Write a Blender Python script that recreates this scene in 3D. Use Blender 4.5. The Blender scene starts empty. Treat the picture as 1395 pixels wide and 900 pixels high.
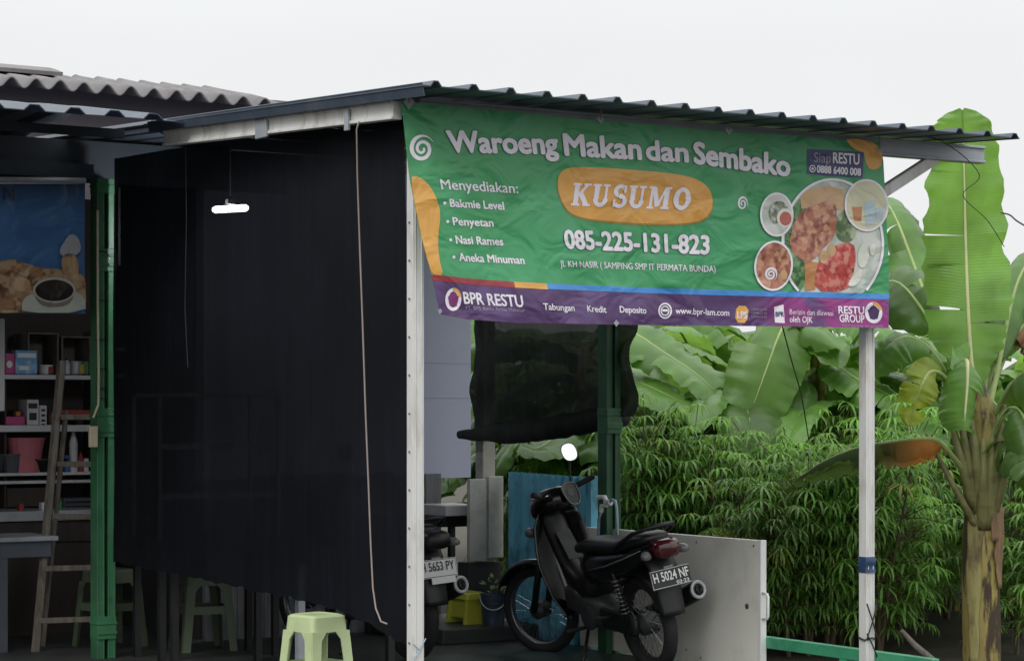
import bpy, bmesh, math, random
from mathutils import Vector, Matrix, noise
R = math.radians
scene = bpy.context.scene
COL = scene.collection

# ------------------------------------------------------------------ camera, sky, sun, exposure
F, CX, HY, EYE = 3067.0, 697.5, 560.0, 1.52        # photo focal length (px), centre column, horizon row, eye height (m)
cd = bpy.data.cameras.new('camera'); cam = bpy.data.objects.new('camera', cd); COL.objects.link(cam)
cam.location = (0, 0, EYE); cam.rotation_euler = (R(90), 0, 0)
cd.sensor_width = 36.0; cd.lens = F/1395*36.0; cd.shift_y = (HY-450)/1395
cd.clip_start = 0.1; cd.clip_end = 3000
scene.camera = cam
scene.render.resolution_x, scene.render.resolution_y = 1024, 660
scene.view_settings.view_transform = 'Standard'; scene.view_settings.look = 'None'
scene.view_settings.gamma = 1; scene.view_settings.exposure = 0.0

SUN_EL, SUN_AZ = R(38), R(205)                      # azimuth of the sun, clockwise from +Y: behind the camera, a little to the left
w = bpy.data.worlds.new('World'); scene.world = w; w.use_nodes = True
nt = w.node_tree; nt.nodes.clear(); N = nt.nodes.new; L = nt.links.new
sky = N('ShaderNodeTexSky'); sky.sky_type = 'NISHITA'; sky.sun_disc = False
sky.sun_elevation = SUN_EL; sky.sun_rotation = SUN_AZ; sky.dust_density = 4; sky.air_density = 1.5
hsv = N('ShaderNodeHueSaturation'); hsv.inputs['Saturation'].default_value = 0.25; L(sky.outputs[0], hsv.inputs['Color'])
tc = N('ShaderNodeTexCoord'); sx = N('ShaderNodeSeparateXYZ'); L(tc.outputs['Generated'], sx.inputs[0])
mr = N('ShaderNodeMapRange'); L(sx.outputs['Z'], mr.inputs[0])       # overcast sky: about three times as bright overhead as at the horizon
mr.inputs[1].default_value = 0.16; mr.inputs[2].default_value = 1.0; mr.inputs[3].default_value = 9.3; mr.inputs[4].default_value = 22.0
cl = N('ShaderNodeTexNoise'); cl.inputs['Scale'].default_value = 2.2; cl.inputs['Detail'].default_value = 4
L(tc.outputs['Generated'], cl.inputs['Vector'])
cm = N('ShaderNodeMapRange'); L(cl.outputs[0], cm.inputs[0]); cm.inputs[1].default_value = .3; cm.inputs[2].default_value = .7
cm.inputs[3].default_value = .955; cm.inputs[4].default_value = 1.03
ml = N('ShaderNodeMath'); ml.operation = 'MULTIPLY'; L(mr.outputs[0], ml.inputs[0]); L(cm.outputs[0], ml.inputs[1])
tint = N('ShaderNodeMix'); tint.data_type = 'RGBA'; tint.blend_type = 'MULTIPLY'; tint.inputs[0].default_value = 1
tint.inputs[7].default_value = (.985, 1.0, 1.01, 1); L(ml.outputs[0], tint.inputs[6])
mx = N('ShaderNodeMix'); mx.data_type = 'RGBA'; mx.inputs[0].default_value = 0.93
L(hsv.outputs[0], mx.inputs[6]); L(tint.outputs[2], mx.inputs[7])
bg = N('ShaderNodeBackground'); bg.inputs[1].default_value = 0.1; L(mx.outputs[2], bg.inputs[0])
wo = N('ShaderNodeOutputWorld'); L(bg.outputs[0], wo.inputs[0])
sl = bpy.data.lights.new('sun', 'SUN'); sl.energy = 1.15; sl.angle = R(20); sl.color = (1, .97, .92)
so = bpy.data.objects.new('sun', sl); COL.objects.link(so)
sd = Vector((math.sin(SUN_AZ)*math.cos(SUN_EL), math.cos(SUN_AZ)*math.cos(SUN_EL), math.sin(SUN_EL)))
so.location = sd*50; so.rotation_euler = sd.to_track_quat('Z', 'Y').to_euler()

# ------------------------------------------------------------------ coordinates
TH = math.atan2(.535, .846)
A0 = Vector((-.44, 10.6, 0)); U = Vector((math.cos(TH), math.sin(TH), 0)); V = Vector((-math.sin(TH), math.cos(TH), 0)); Z = Vector((0, 0, 1))
def S(u, v, z=0.0): return A0+U*u+V*v+Z*z                             # canopy coordinates: u along the banner, v towards the back
def ray(px, py): return Vector(((px-CX)/F, 1, -(py-HY)/F))
def P(px, py, Y): return Vector((0, 0, EYE))+ray(px, py)*Y
def on_v(px, py, v): d = ray(px, py); return Vector((0, 0, EYE))+d*((v+A0.dot(V))/d.dot(V))
def on_u(px, py, u): d = ray(px, py); return Vector((0, 0, EYE))+d*((u+A0.dot(U))/d.dot(U))
def uvz(p): q = p-A0; return q.dot(U), q.dot(V), p.z
def lerp(a, b, t): return a+(b-a)*t
def pw(tab, x):                                                       # piecewise linear table
    if x <= tab[0][0]: return tab[0][1]
    for (a, b), (c, d) in zip(tab, tab[1:]):
        if x <= c: return lerp(b, d, (x-a)/(c-a))
    return tab[-1][1]
def nz(x, y=0.0, z=0.0): return noise.noise(Vector((x, y, z)))

# ------------------------------------------------------------------ objects
MINV = {}
def tag(o, label=None, cat=None, group=None, kind=None):
    if label: o['label'] = label
    if cat: o['category'] = cat
    if group: o['group'] = group
    if kind: o['kind'] = kind
    return o
def thing(name, label, cat, loc=(0, 0, 0), rz=0.0, group=None, rx=0.0):
    o = bpy.data.objects.new(name, None); COL.objects.link(o); o.location = loc; o.rotation_euler = (rx, 0, rz); o.empty_display_size = .1
    MINV[o.name] = (Matrix.Translation(Vector(loc)) @ Matrix.Rotation(rz, 4, 'Z') @ Matrix.Rotation(rx, 4, 'X')).inverted()
    return tag(o, label, cat, group)
def root_of(o):
    while o.parent: o = o.parent
    return o
def copy_tree(o, parent=None):
    c = o.copy(); COL.objects.link(c)
    if parent: c.parent = parent
    for ch in o.children: copy_tree(ch, c)
    return c

class MB:
    def __init__(s): s.v = []; s.f = []; s.uv = {}
    def add(s, vs, fs):
        n = len(s.v); s.v += [Vector(p) for p in vs]; s.f += [tuple(n+i for i in f) for f in fs]; return n
    def poly(s, pts): s.add(pts, [tuple(range(len(pts)))])
    def box(s, c, size, ax=None, taper=1.0):
        ax = ax or (Vector((1, 0, 0)), Vector((0, 1, 0)), Z); c = Vector(c)
        vs = []
        for k in (-.5, .5):
            t = taper if k > 0 else 1
            for i, j in ((-.5, -.5), (.5, -.5), (.5, .5), (-.5, .5)): vs.append(c+ax[0]*(i*size[0]*t)+ax[1]*(j*size[1]*t)+ax[2]*(k*size[2]))
        s.add(vs, [(0, 3, 2, 1), (4, 5, 6, 7), (0, 1, 5, 4), (1, 2, 6, 5), (2, 3, 7, 6), (3, 0, 4, 7)])
        return s
    def sbox(s, u0, u1, v0, v1, z0, z1):                              # box in canopy coordinates
        return s.box(S((u0+u1)/2, (v0+v1)/2, (z0+z1)/2), (abs(u1-u0), abs(v1-v0), abs(z1-z0)), (U, V, Z))
    def beam(s, p0, p1, w, h, up=Z):
        p0 = Vector(p0); p1 = Vector(p1); d = (p1-p0); l = d.length; d.normalize()
        sd = d.cross(up)
        if sd.length < 1e-4: sd = d.cross(Vector((1, 0, 0)))
        sd.normalize(); u2 = sd.cross(d)
        return s.box((p0+p1)/2, (w, h, l), (sd, u2, d))
    def tube(s, pts, r, n=8, cap=True):
        pts = [Vector(p) for p in pts]; rs = r if isinstance(r, (list, tuple)) else [r]*len(pts)
        ref = None; n0 = len(s.v)
        for i, p in enumerate(pts):
            t = (pts[min(i+1, len(pts)-1)]-pts[max(i-1, 0)]).normalized()
            if ref is None: ref = t.cross(Z) if abs(t.z) < .95 else t.cross(Vector((1, 0, 0)))
            a = (ref-t*ref.dot(t)).normalized(); b = t.cross(a); ref = a
            for k in range(n):
                q = 2*math.pi*k/n; s.v.append(p+(a*math.cos(q)+b*math.sin(q))*rs[i])
        for i in range(len(pts)-1):
            for k in range(n):
                a = n0+i*n+k; b = n0+i*n+(k+1) % n; s.f.append((a, b, b+n, a+n))
        if cap:
            s.f.append(tuple(n0+k for k in reversed(range(n)))); e = n0+(len(pts)-1)*n; s.f.append(tuple(e+k for k in range(n)))
        return s
    def lathe(s, prof, c, ax=Z, n=20, cap=True):
        c = Vector(c); ax = Vector(ax).normalized(); a = ax.orthogonal().normalized(); b = ax.cross(a); n0 = len(s.v)
        for r, h in prof:
            for k in range(n):
                q = 2*math.pi*k/n; s.v.append(c+ax*h+(a*math.cos(q)+b*math.sin(q))*r)
        for i in range(len(prof)-1):
            for k in range(n):
                x = n0+i*n+k; y = n0+i*n+(k+1) % n; s.f.append((x, y, y+n, x+n))
        if cap:
            s.f.append(tuple(n0+k for k in reversed(range(n)))); e = n0+(len(prof)-1)*n; s.f.append(tuple(e+k for k in range(n)))
        return s
    def torus(s, c, ax, Rr, r, n=32, m=10, ry=None):
        c = Vector(c); ax = Vector(ax).normalized(); a = ax.orthogonal().normalized(); b = ax.cross(a); n0 = len(s.v); ry = ry or r
        for i in range(n):
            q = 2*math.pi*i/n; d = a*math.cos(q)+b*math.sin(q)
            for k in range(m):
                p = 2*math.pi*k/m; s.v.append(c+d*(Rr+r*math.cos(p))+ax*(ry*math.sin(p)))
        for i in range(n):
            for k in range(m):
                s.f.append((n0+i*m+k, n0+((i+1) % n)*m+k, n0+((i+1) % n)*m+(k+1) % m, n0+i*m+(k+1) % m))
        return s
    def loft(s, secs, n=16, ax='x', cap=True):
        # secs: (x, y, z, half-width, half-height, exponent) superellipses, perpendicular to x (or z)
        n0 = len(s.v)
        for (x, y, z, hw, hh, e) in secs:
            for k in range(n):
                q = 2*math.pi*k/n; c, d = math.cos(q), math.sin(q)
                a = math.copysign(abs(c)**(2/e), c)*hw; b = math.copysign(abs(d)**(2/e), d)*hh
                s.v.append(Vector((x, y+a, z+b)) if ax == 'x' else Vector((x+b, y+a, z)))
        for i in range(len(secs)-1):
            for k in range(n):
                a = n0+i*n+k; b = n0+i*n+(k+1) % n; s.f.append((a, b, b+n, a+n))
        if cap:
            s.f.append(tuple(n0+k for k in reversed(range(n)))); e = n0+(len(secs)-1)*n; s.f.append(tuple(e+k for k in range(n)))
        return s
    def grid(s, fn, nu, nv, uv=None):
        n0 = len(s.v)
        for i in range(nu+1):
            for j in range(nv+1): s.v.append(Vector(fn(i/nu, j/nv)))
        for i in range(nu):
            for j in range(nv):
                a = n0+i*(nv+1)+j; s.f.append((a, a+1, a+nv+2, a+nv+1))
        return s
    def xf(s, fn):
        s.v = [Vector(fn(p)) for p in s.v]; return s
    def build(s, name, mat, parent=None, smooth=False, local=False, origin=None, bevel=0.0, solid=0.0, sub=0, recalc=True):
        vs = s.v
        if parent is not None and not local:
            M = MINV[root_of(parent).name]; vs = [M @ p for p in vs]
        elif origin is not None:
            o0 = Vector(origin); vs = [p-o0 for p in vs]
        me = bpy.data.meshes.new(name); me.from_pydata([tuple(p) for p in vs], [], s.f)
        if recalc:
            bm = bmesh.new(); bm.from_mesh(me); bmesh.ops.recalc_face_normals(bm, faces=bm.faces); bm.to_mesh(me); bm.free()
        if s.uv:
            ul = me.uv_layers.new(name='UVMap')
            for lp in me.loops: ul.data[lp.index].uv = s.uv.get(lp.vertex_index, (0, 0))
        if smooth:
            for p in me.polygons: p.use_smooth = True
        me.materials.append(mat)
        o = bpy.data.objects.new(name, me); COL.objects.link(o)
        if parent is not None: o.parent = parent
        elif origin is not None: o.location = origin
        if sub: m = o.modifiers.new('sub', 'SUBSURF'); m.levels = sub; m.render_levels = sub
        if solid: m = o.modifiers.new('solid', 'SOLIDIFY'); m.thickness = solid; m.offset = 0
        if bevel: m = o.modifiers.new('bevel', 'BEVEL'); m.width = bevel; m.segments = 2; m.limit_method = 'ANGLE'; m.angle_limit = R(40)
        return o

# ------------------------------------------------------------------ materials
def srgb(r, g, b): return tuple(((c/255)/12.92 if c/255 <= .04045 else ((c/255+.055)/1.055)**2.4) for c in (r, g, b))
def mat(name, col, rough=.6, dlo=.5, dhi=.68, metal=0.0, var=.12, scale=6.0, bump=0.0, bscale=40.0, spec=.5, coat=0.0, dirt=None, dscale=3.0, damt=.5, stretch=(1, 1, 1)):
    m = bpy.data.materials.new(name); m.use_nodes = True; nt = m.node_tree; b = nt.nodes['Principled BSDF']; N = nt.nodes.new; L = nt.links.new
    tc = N('ShaderNodeTexCoord'); mp = N('ShaderNodeMapping'); mp.inputs['Scale'].default_value = stretch; L(tc.outputs['Object'], mp.inputs[0])
    n1 = N('ShaderNodeTexNoise'); n1.inputs['Scale'].default_value = scale; n1.inputs['Detail'].default_value = 6; L(mp.outputs[0], n1.inputs['Vector'])
    r1 = N('ShaderNodeMapRange'); L(n1.outputs[0], r1.inputs[0]); r1.inputs[1].default_value = .25; r1.inputs[2].default_value = .75
    r1.inputs[3].default_value = 1-var; r1.inputs[4].default_value = 1+var
    mu = N('ShaderNodeMix'); mu.data_type = 'RGBA'; mu.blend_type = 'MULTIPLY'; mu.inputs[0].default_value = 1
    mu.inputs[6].default_value = (*col[:3], 1); L(r1.outputs[0], mu.inputs[7]); out = mu.outputs[2]
    if dirt:
        n2 = N('ShaderNodeTexNoise'); n2.inputs['Scale'].default_value = dscale; n2.inputs['Detail'].default_value = 8; n2.inputs['Roughness'].default_value = .65; L(mp.outputs[0], n2.inputs['Vector'])
        r2 = N('ShaderNodeMapRange'); L(n2.outputs[0], r2.inputs[0]); r2.inputs[1].default_value = dlo; r2.inputs[2].default_value = dhi; r2.inputs[3].default_value = 0; r2.inputs[4].default_value = damt
        m2 = N('ShaderNodeMix'); m2.data_type = 'RGBA'; L(r2.outputs[0], m2.inputs[0]); L(out, m2.inputs[6]); m2.inputs[7].default_value = (*dirt[:3], 1); out = m2.outputs[2]
    L(out, b.inputs['Base Color'])
    rr = N('ShaderNodeMapRange'); L(n1.outputs[0], rr.inputs[0]); rr.inputs[3].default_value = max(rough-.1, .02); rr.inputs[4].default_value = min(rough+.1, 1); L(rr.outputs[0], b.inputs['Roughness'])
    b.inputs['Metallic'].default_value = metal; b.inputs['Specular IOR Level'].default_value = spec; b.inputs['Coat Weight'].default_value = coat
    if bump:
        n3 = N('ShaderNodeTexNoise'); n3.inputs['Scale'].default_value = bscale; n3.inputs['Detail'].default_value = 5; L(mp.outputs[0], n3.inputs['Vector'])
        bp = N('ShaderNodeBump'); bp.inputs['Strength'].default_value = bump; bp.inputs['Distance'].default_value = .01; L(n3.outputs[0], bp.inputs['Height']); L(bp.outputs[0], b.inputs['Normal'])
    return m
def glow(name, col, st):
    m = mat(name, col); b = m.node_tree.nodes['Principled BSDF']; b.inputs['Emission Color'].default_value = (*col, 1); b.inputs['Emission Strength'].default_value = st; return m

M = {}
M['ground'] = mat('damp soil', (.045, .036, .026), .9, var=.4, scale=3, bump=.6, bscale=14, dirt=(.03, .05, .015), damt=.6)
M['road'] = mat('wet asphalt', (.045, .046, .048), .6, var=.25, scale=20, bump=.4, bscale=120)
M['greenfloor'] = mat('green stained wet floor', (.035, .065, .05), .45, var=.3, scale=4, bump=.2, bscale=30, dirt=(.02, .03, .026), dscale=3, damt=.8)
M['slab'] = mat('worn damp concrete', (.042, .044, .043), .55, var=.35, scale=4, bump=.25, bscale=30, dirt=(.035, .055, .045), damt=.7, dscale=2)
M['galv'] = mat('painted white steel', (.64, .64, .62), .45, var=.08, scale=5, dirt=(.30, .25, .19), dscale=7, damt=.6, stretch=(1.5, 1.5, .35))
M['galvgrey'] = mat('grey galvanised steel', (.34, .37, .40), .42, metal=.3, var=.12, scale=5, dirt=(.2, .17, .13), dscale=6, damt=.4)
M['roof'] = mat('blue grey roof sheet', (.06, .08, .11), .38, metal=.25, var=.15, scale=3, dirt=(.16, .17, .18), dscale=4, damt=.4)
M['green'] = mat('green painted steel', (.035, .15, .065), .42, var=.2, scale=5, dirt=(.03, .07, .04), dscale=7, damt=.7)
M['greendk'] = mat('dark green painted steel', (.028, .105, .05), .5, var=.25, scale=5, dirt=(.02, .03, .02), dscale=7, damt=.6)
M['darkblue'] = mat('dark blue board', (.022, .032, .045), .6, var=.25)
M['rail'] = mat('mint green painted steel', (.055, .30, .16), .45, var=.15, scale=5, dirt=(.03, .13, .07), dscale=8, damt=.6)
M['black'] = mat('black plastic', (.008, .008, .009), .45, var=.3, dirt=(.022, .021, .019), dscale=7, damt=.35)
M['gloss'] = mat('black gloss paint', (.006, .006, .007), .2, var=.3, scale=9, coat=.3, dirt=(.02, .019, .017), dscale=6, damt=.35)
M['rubber'] = mat('tyre rubber', (.014, .014, .014), .75, var=.25, scale=20, bump=.4, bscale=60)
M['chrome'] = mat('chrome', (.26, .265, .27), .34, metal=1.0, var=.1)
M['engine'] = mat('dark grey engine casting', (.06, .06, .062), .5, metal=.4, var=.2, scale=15)
M['alu'] = mat('dull aluminium', (.30, .30, .30), .4, metal=.8, var=.2, scale=15)
M['vinyl'] = mat('black vinyl seat', (.014, .014, .015), .38, var=.2, bump=.15, bscale=200)
M['lens'] = mat('smoky clear lens', (.16, .16, .165), .2, var=.2)
M['red'] = mat('red tail lens', (.07, .008, .012), .15, var=.1, coat=.4)
M['clear'] = mat('clear lens', (.45, .46, .48), .12, var=.1, coat=.5)
M['mirror'] = mat('mirror glass', (.92, .93, .94), .03, metal=1.0, var=.0)
M['white'] = mat('white paint', (.74, .74, .73), .5, var=.05)
M['black_plate'] = mat('black number plate', (.014, .014, .016), .4, var=.1)
M['panel'] = mat('off white laminate', (.82, .80, .73), .42, var=.05, scale=2, dirt=(.25, .24, .20), dscale=2.5, damt=.25)
M['lav'] = mat('lavender wall paint', (.56, .58, .74), .75, var=.06, scale=2, dirt=(.36, .36, .42), dscale=2, damt=.4)
M['plank'] = mat('grey weathered planks', (.20, .20, .22), .8, var=.35, scale=4, bump=.5, bscale=20, stretch=(8, 8, .6))
M['oldpost'] = mat('chipped white concrete', (.46, .45, .40), .75, var=.12, scale=4, dirt=(.09, .08, .06), dscale=6, damt=.85, bump=.4, bscale=25)
M['pillar'] = mat('pale grey board', (.58, .57, .52), .6, var=.08, scale=3, dirt=(.20, .19, .16), dscale=4, damt=.45)
M['blue'] = mat('worn blue sheet', (.16, .52, .70), .6, var=.2, scale=6, dirt=(.025, .09, .15), dscale=7, damt=.95, stretch=(1, 1, .4))
M['asb'] = mat('asbestos roof sheet', (.19, .18, .185), .85, var=.2, scale=5, dirt=(.13, .12, .12), dscale=4, damt=.6, bump=.2)
M['purple_wall'] = mat('dusky plaster wall', (.155, .135, .16), .85, var=.12, scale=2, dirt=(.09, .08, .09), dscale=2, damt=.4)
M['wood'] = mat('weathered timber', (.13, .115, .095), .8, var=.35, scale=6, bump=.6, bscale=20, stretch=(6, 6, .7), dirt=(.07, .05, .035), dscale=5, damt=.7)
M['dkwood'] = mat('dark brown boards', (.036, .026, .022), .7, var=.35, scale=4, stretch=(5, 5, .6))
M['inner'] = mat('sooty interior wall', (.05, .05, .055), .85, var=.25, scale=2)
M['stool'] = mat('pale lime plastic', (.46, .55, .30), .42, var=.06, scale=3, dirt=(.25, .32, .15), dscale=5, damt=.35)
M['stoolshade'] = mat('shade darkened green plastic', (.085, .115, .07), .5, var=.08, scale=3)  # stool plastic with the shade behind the net put into its colour
M['cord'] = mat('beige cord', (.27, .22, .20), .7)
M['wire'] = mat('black wire', (.012, .012, .013), .5)
M['pvc'] = mat('white plastic pipe', (.66, .68, .68), .35)
M['hose'] = mat('pale blue hose', (.30, .42, .48), .4)
M['yellow'] = mat('yellow plastic', (.55, .56, .06), .4, var=.1)
M['paint_bucket'] = mat('navy paint bucket', (.04, .06, .10), .4, var=.3, dirt=(.25, .28, .32), dscale=6, damt=.5)
M['herb'] = mat('herb leaf', (.18, .30, .06), .5)
M['tape'] = mat('blue wrapped tape', (.025, .055, .12), .45, var=.4, scale=14, bump=.6, bscale=20)
M['pinkp'] = mat('pink plastic', (.50, .15, .18), .45)
M['magenta'] = mat('magenta carton', (.42, .05, .20), .5)
M['cyanbox'] = mat('sky blue carton', (.12, .34, .62), .45, dirt=(.60, .68, .75), dscale=9, damt=.9)
M['redp'] = mat('red tray', (.30, .04, .03), .5)
M['whitep'] = mat('white appliance', (.55, .55, .56), .45, var=.1)
M['greyb'] = mat('grey basket', (.07, .08, .10), .6)
M['cream'] = mat('cream switch box', (.48, .42, .30), .5)
M['lamp'] = glow('lit lamp tube', (.95, .97, 1.0), 110.0)

def banner_mat(name, col, alt=None, axis='u', lo=0, hi=1, rough=.36, var=.05, nscale=8.0, blotch=None, bsc=10.0, bthr=(.48, .58)):
    # printed vinyl: shared creases from the banner's own coordinates
    m = mat(name, col, rough, var=var, scale=nscale); nt = m.node_tree; b = nt.nodes['Principled BSDF']; N = nt.nodes.new; L = nt.links.new
    tc = N('ShaderNodeTexCoord'); src = b.inputs['Base Color'].links[0].from_socket
    if alt:
        sp = N('ShaderNodeSeparateXYZ'); L(tc.outputs['Object'], sp.inputs[0]); r = N('ShaderNodeMapRange'); r.interpolation_type = 'SMOOTHSTEP'
        L(sp.outputs['X' if axis == 'u' else 'Z'], r.inputs[0]); r.inputs[1].default_value = lo; r.inputs[2].default_value = hi
        x = N('ShaderNodeMix'); x.data_type = 'RGBA'; L(r.outputs[0], x.inputs[0]); L(src, x.inputs[6]); x.inputs[7].default_value = (*alt, 1); src = x.outputs[2]
    if blotch:
        for i, bc in enumerate(blotch):
            n = N('ShaderNodeTexNoise'); n.inputs['Scale'].default_value = bsc*(1+.6*i); n.inputs['Detail'].default_value = 4; n.noise_dimensions = '4D'; n.inputs['W'].default_value = 3.7*i
            L(tc.outputs['Object'], n.inputs['Vector']); r = N('ShaderNodeMapRange'); L(n.outputs[0], r.inputs[0]); r.inputs[1].default_value = bthr[0]; r.inputs[2].default_value = bthr[1]
            x = N('ShaderNodeMix'); x.data_type = 'RGBA'; L(r.outputs[0], x.inputs[0]); L(src, x.inputs[6]); x.inputs[7].default_value = (*bc, 1); src = x.outputs[2]
    L(src, b.inputs['Base Color'])
    mp = N('ShaderNodeMapping'); mp.inputs['Rotation'].default_value = (0, R(25), 0); mp.inputs['Scale'].default_value = (1, 1, 1.5); L(tc.outputs['Object'], mp.inputs[0])
    n1 = N('ShaderNodeTexNoise'); n1.noise_type = 'RIDGED_MULTIFRACTAL'; n1.inputs['Scale'].default_value = 1.5; n1.inputs['Detail'].default_value = 2.2; n1.inputs['Distortion'].default_value = .6
    n2 = N('ShaderNodeTexNoise'); n2.inputs['Scale'].default_value = 4; n2.inputs['Detail'].default_value = 2.5; n2.inputs['Distortion'].default_value = .8
    L(mp.outputs[0], n1.inputs['Vector']); L(mp.outputs[0], n2.inputs['Vector'])
    a = N('ShaderNodeMath'); a.operation = 'MULTIPLY_ADD'; L(n1.outputs[0], a.inputs[0]); a.inputs[1].default_value = .55; L(n2.outputs[0], a.inputs[2])
    bp = N('ShaderNodeBump'); bp.inputs['Strength'].default_value = 1.0; bp.inputs['Distance'].default_value = .034; L(a.outputs[0], bp.inputs['Height']); L(bp.outputs[0], b.inputs['Normal'])
    return m
B = {}
B['green'] = banner_mat('banner green', (.055, .305, .115), blotch=[(.065, .34, .145)], bsc=2.0)
B['text'] = banner_mat('banner lavender white', (.82, .78, .85))
B['shadow'] = banner_mat('banner letter outline', (.03, .15, .09))
B['orange'] = banner_mat('banner orange', (.72, .38, .09))
B['pill'] = banner_mat('banner pill orange', (.70, .36, .085), var=.12)
B['olive'] = banner_mat('banner pill outline', (.30, .22, .05))
B['purple'] = banner_mat('banner purple', (.085, .04, .13), alt=(.30, .04, .22), lo=1.9, hi=2.35, blotch=[(.12, .07, .19)], bsc=4.0, bthr=(.5, .62))
B['purple2'] = banner_mat('banner dark purple', (.06, .025, .10), alt=(.22, .04, .17), axis='u', lo=2.72, hi=2.4)
B['navy'] = banner_mat('banner navy', (.045, .05, .15))
B['redline'] = banner_mat('banner red line', (.33, .05, .06))
B['blueline'] = banner_mat('banner blue line', (.07, .27, .66))
B['faint'] = banner_mat('banner faint lilac', (.36, .30, .42))
B['meat'] = banner_mat('print of fried meat', (.42, .17, .11), blotch=[(.24, .07, .05), (.55, .30, .19)], bsc=13)
B['sambal'] = banner_mat('print of red chilli', (.48, .07, .06), blotch=[(.33, .03, .03), (.60, .22, .17)], bsc=16)
B['tofu'] = banner_mat('print of fried tofu', (.55, .36, .19), var=.15)
B['tempe'] = banner_mat('print of tempe', (.52, .24, .10), var=.15)
B['leafgreen'] = banner_mat('print of lettuce', (.12, .27, .10), blotch=[(.26, .42, .22), (.05, .13, .05)], bsc=14)
B['cucumber'] = banner_mat('print of cucumber', (.10, .16, .07), blotch=[(.35, .42, .26)], bsc=18)
B['egg'] = banner_mat('print of egg white', (.66, .68, .60), var=.08)
B['plate'] = banner_mat('print of plate', (.60, .61, .57), blotch=[(.42, .50, .44)], bsc=9)
B['greydish'] = banner_mat('print of green side dish', (.22, .24, .18), blotch=[(.50, .52, .48), (.10, .14, .07)], bsc=22)
B['chilli'] = banner_mat('print of chilli dip', (.42, .10, .08), var=.2)
B['drink'] = banner_mat('print of drinks', (.62, .60, .42), alt=(.42, .55, .58), axis='z', lo=2.50, hi=2.36, var=.1)
B['icedrink'] = banner_mat('print of iced glass', (.45, .56, .60), var=.15)
B['tea'] = banner_mat('print of orange drink', (.50, .22, .10), var=.1)

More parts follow.
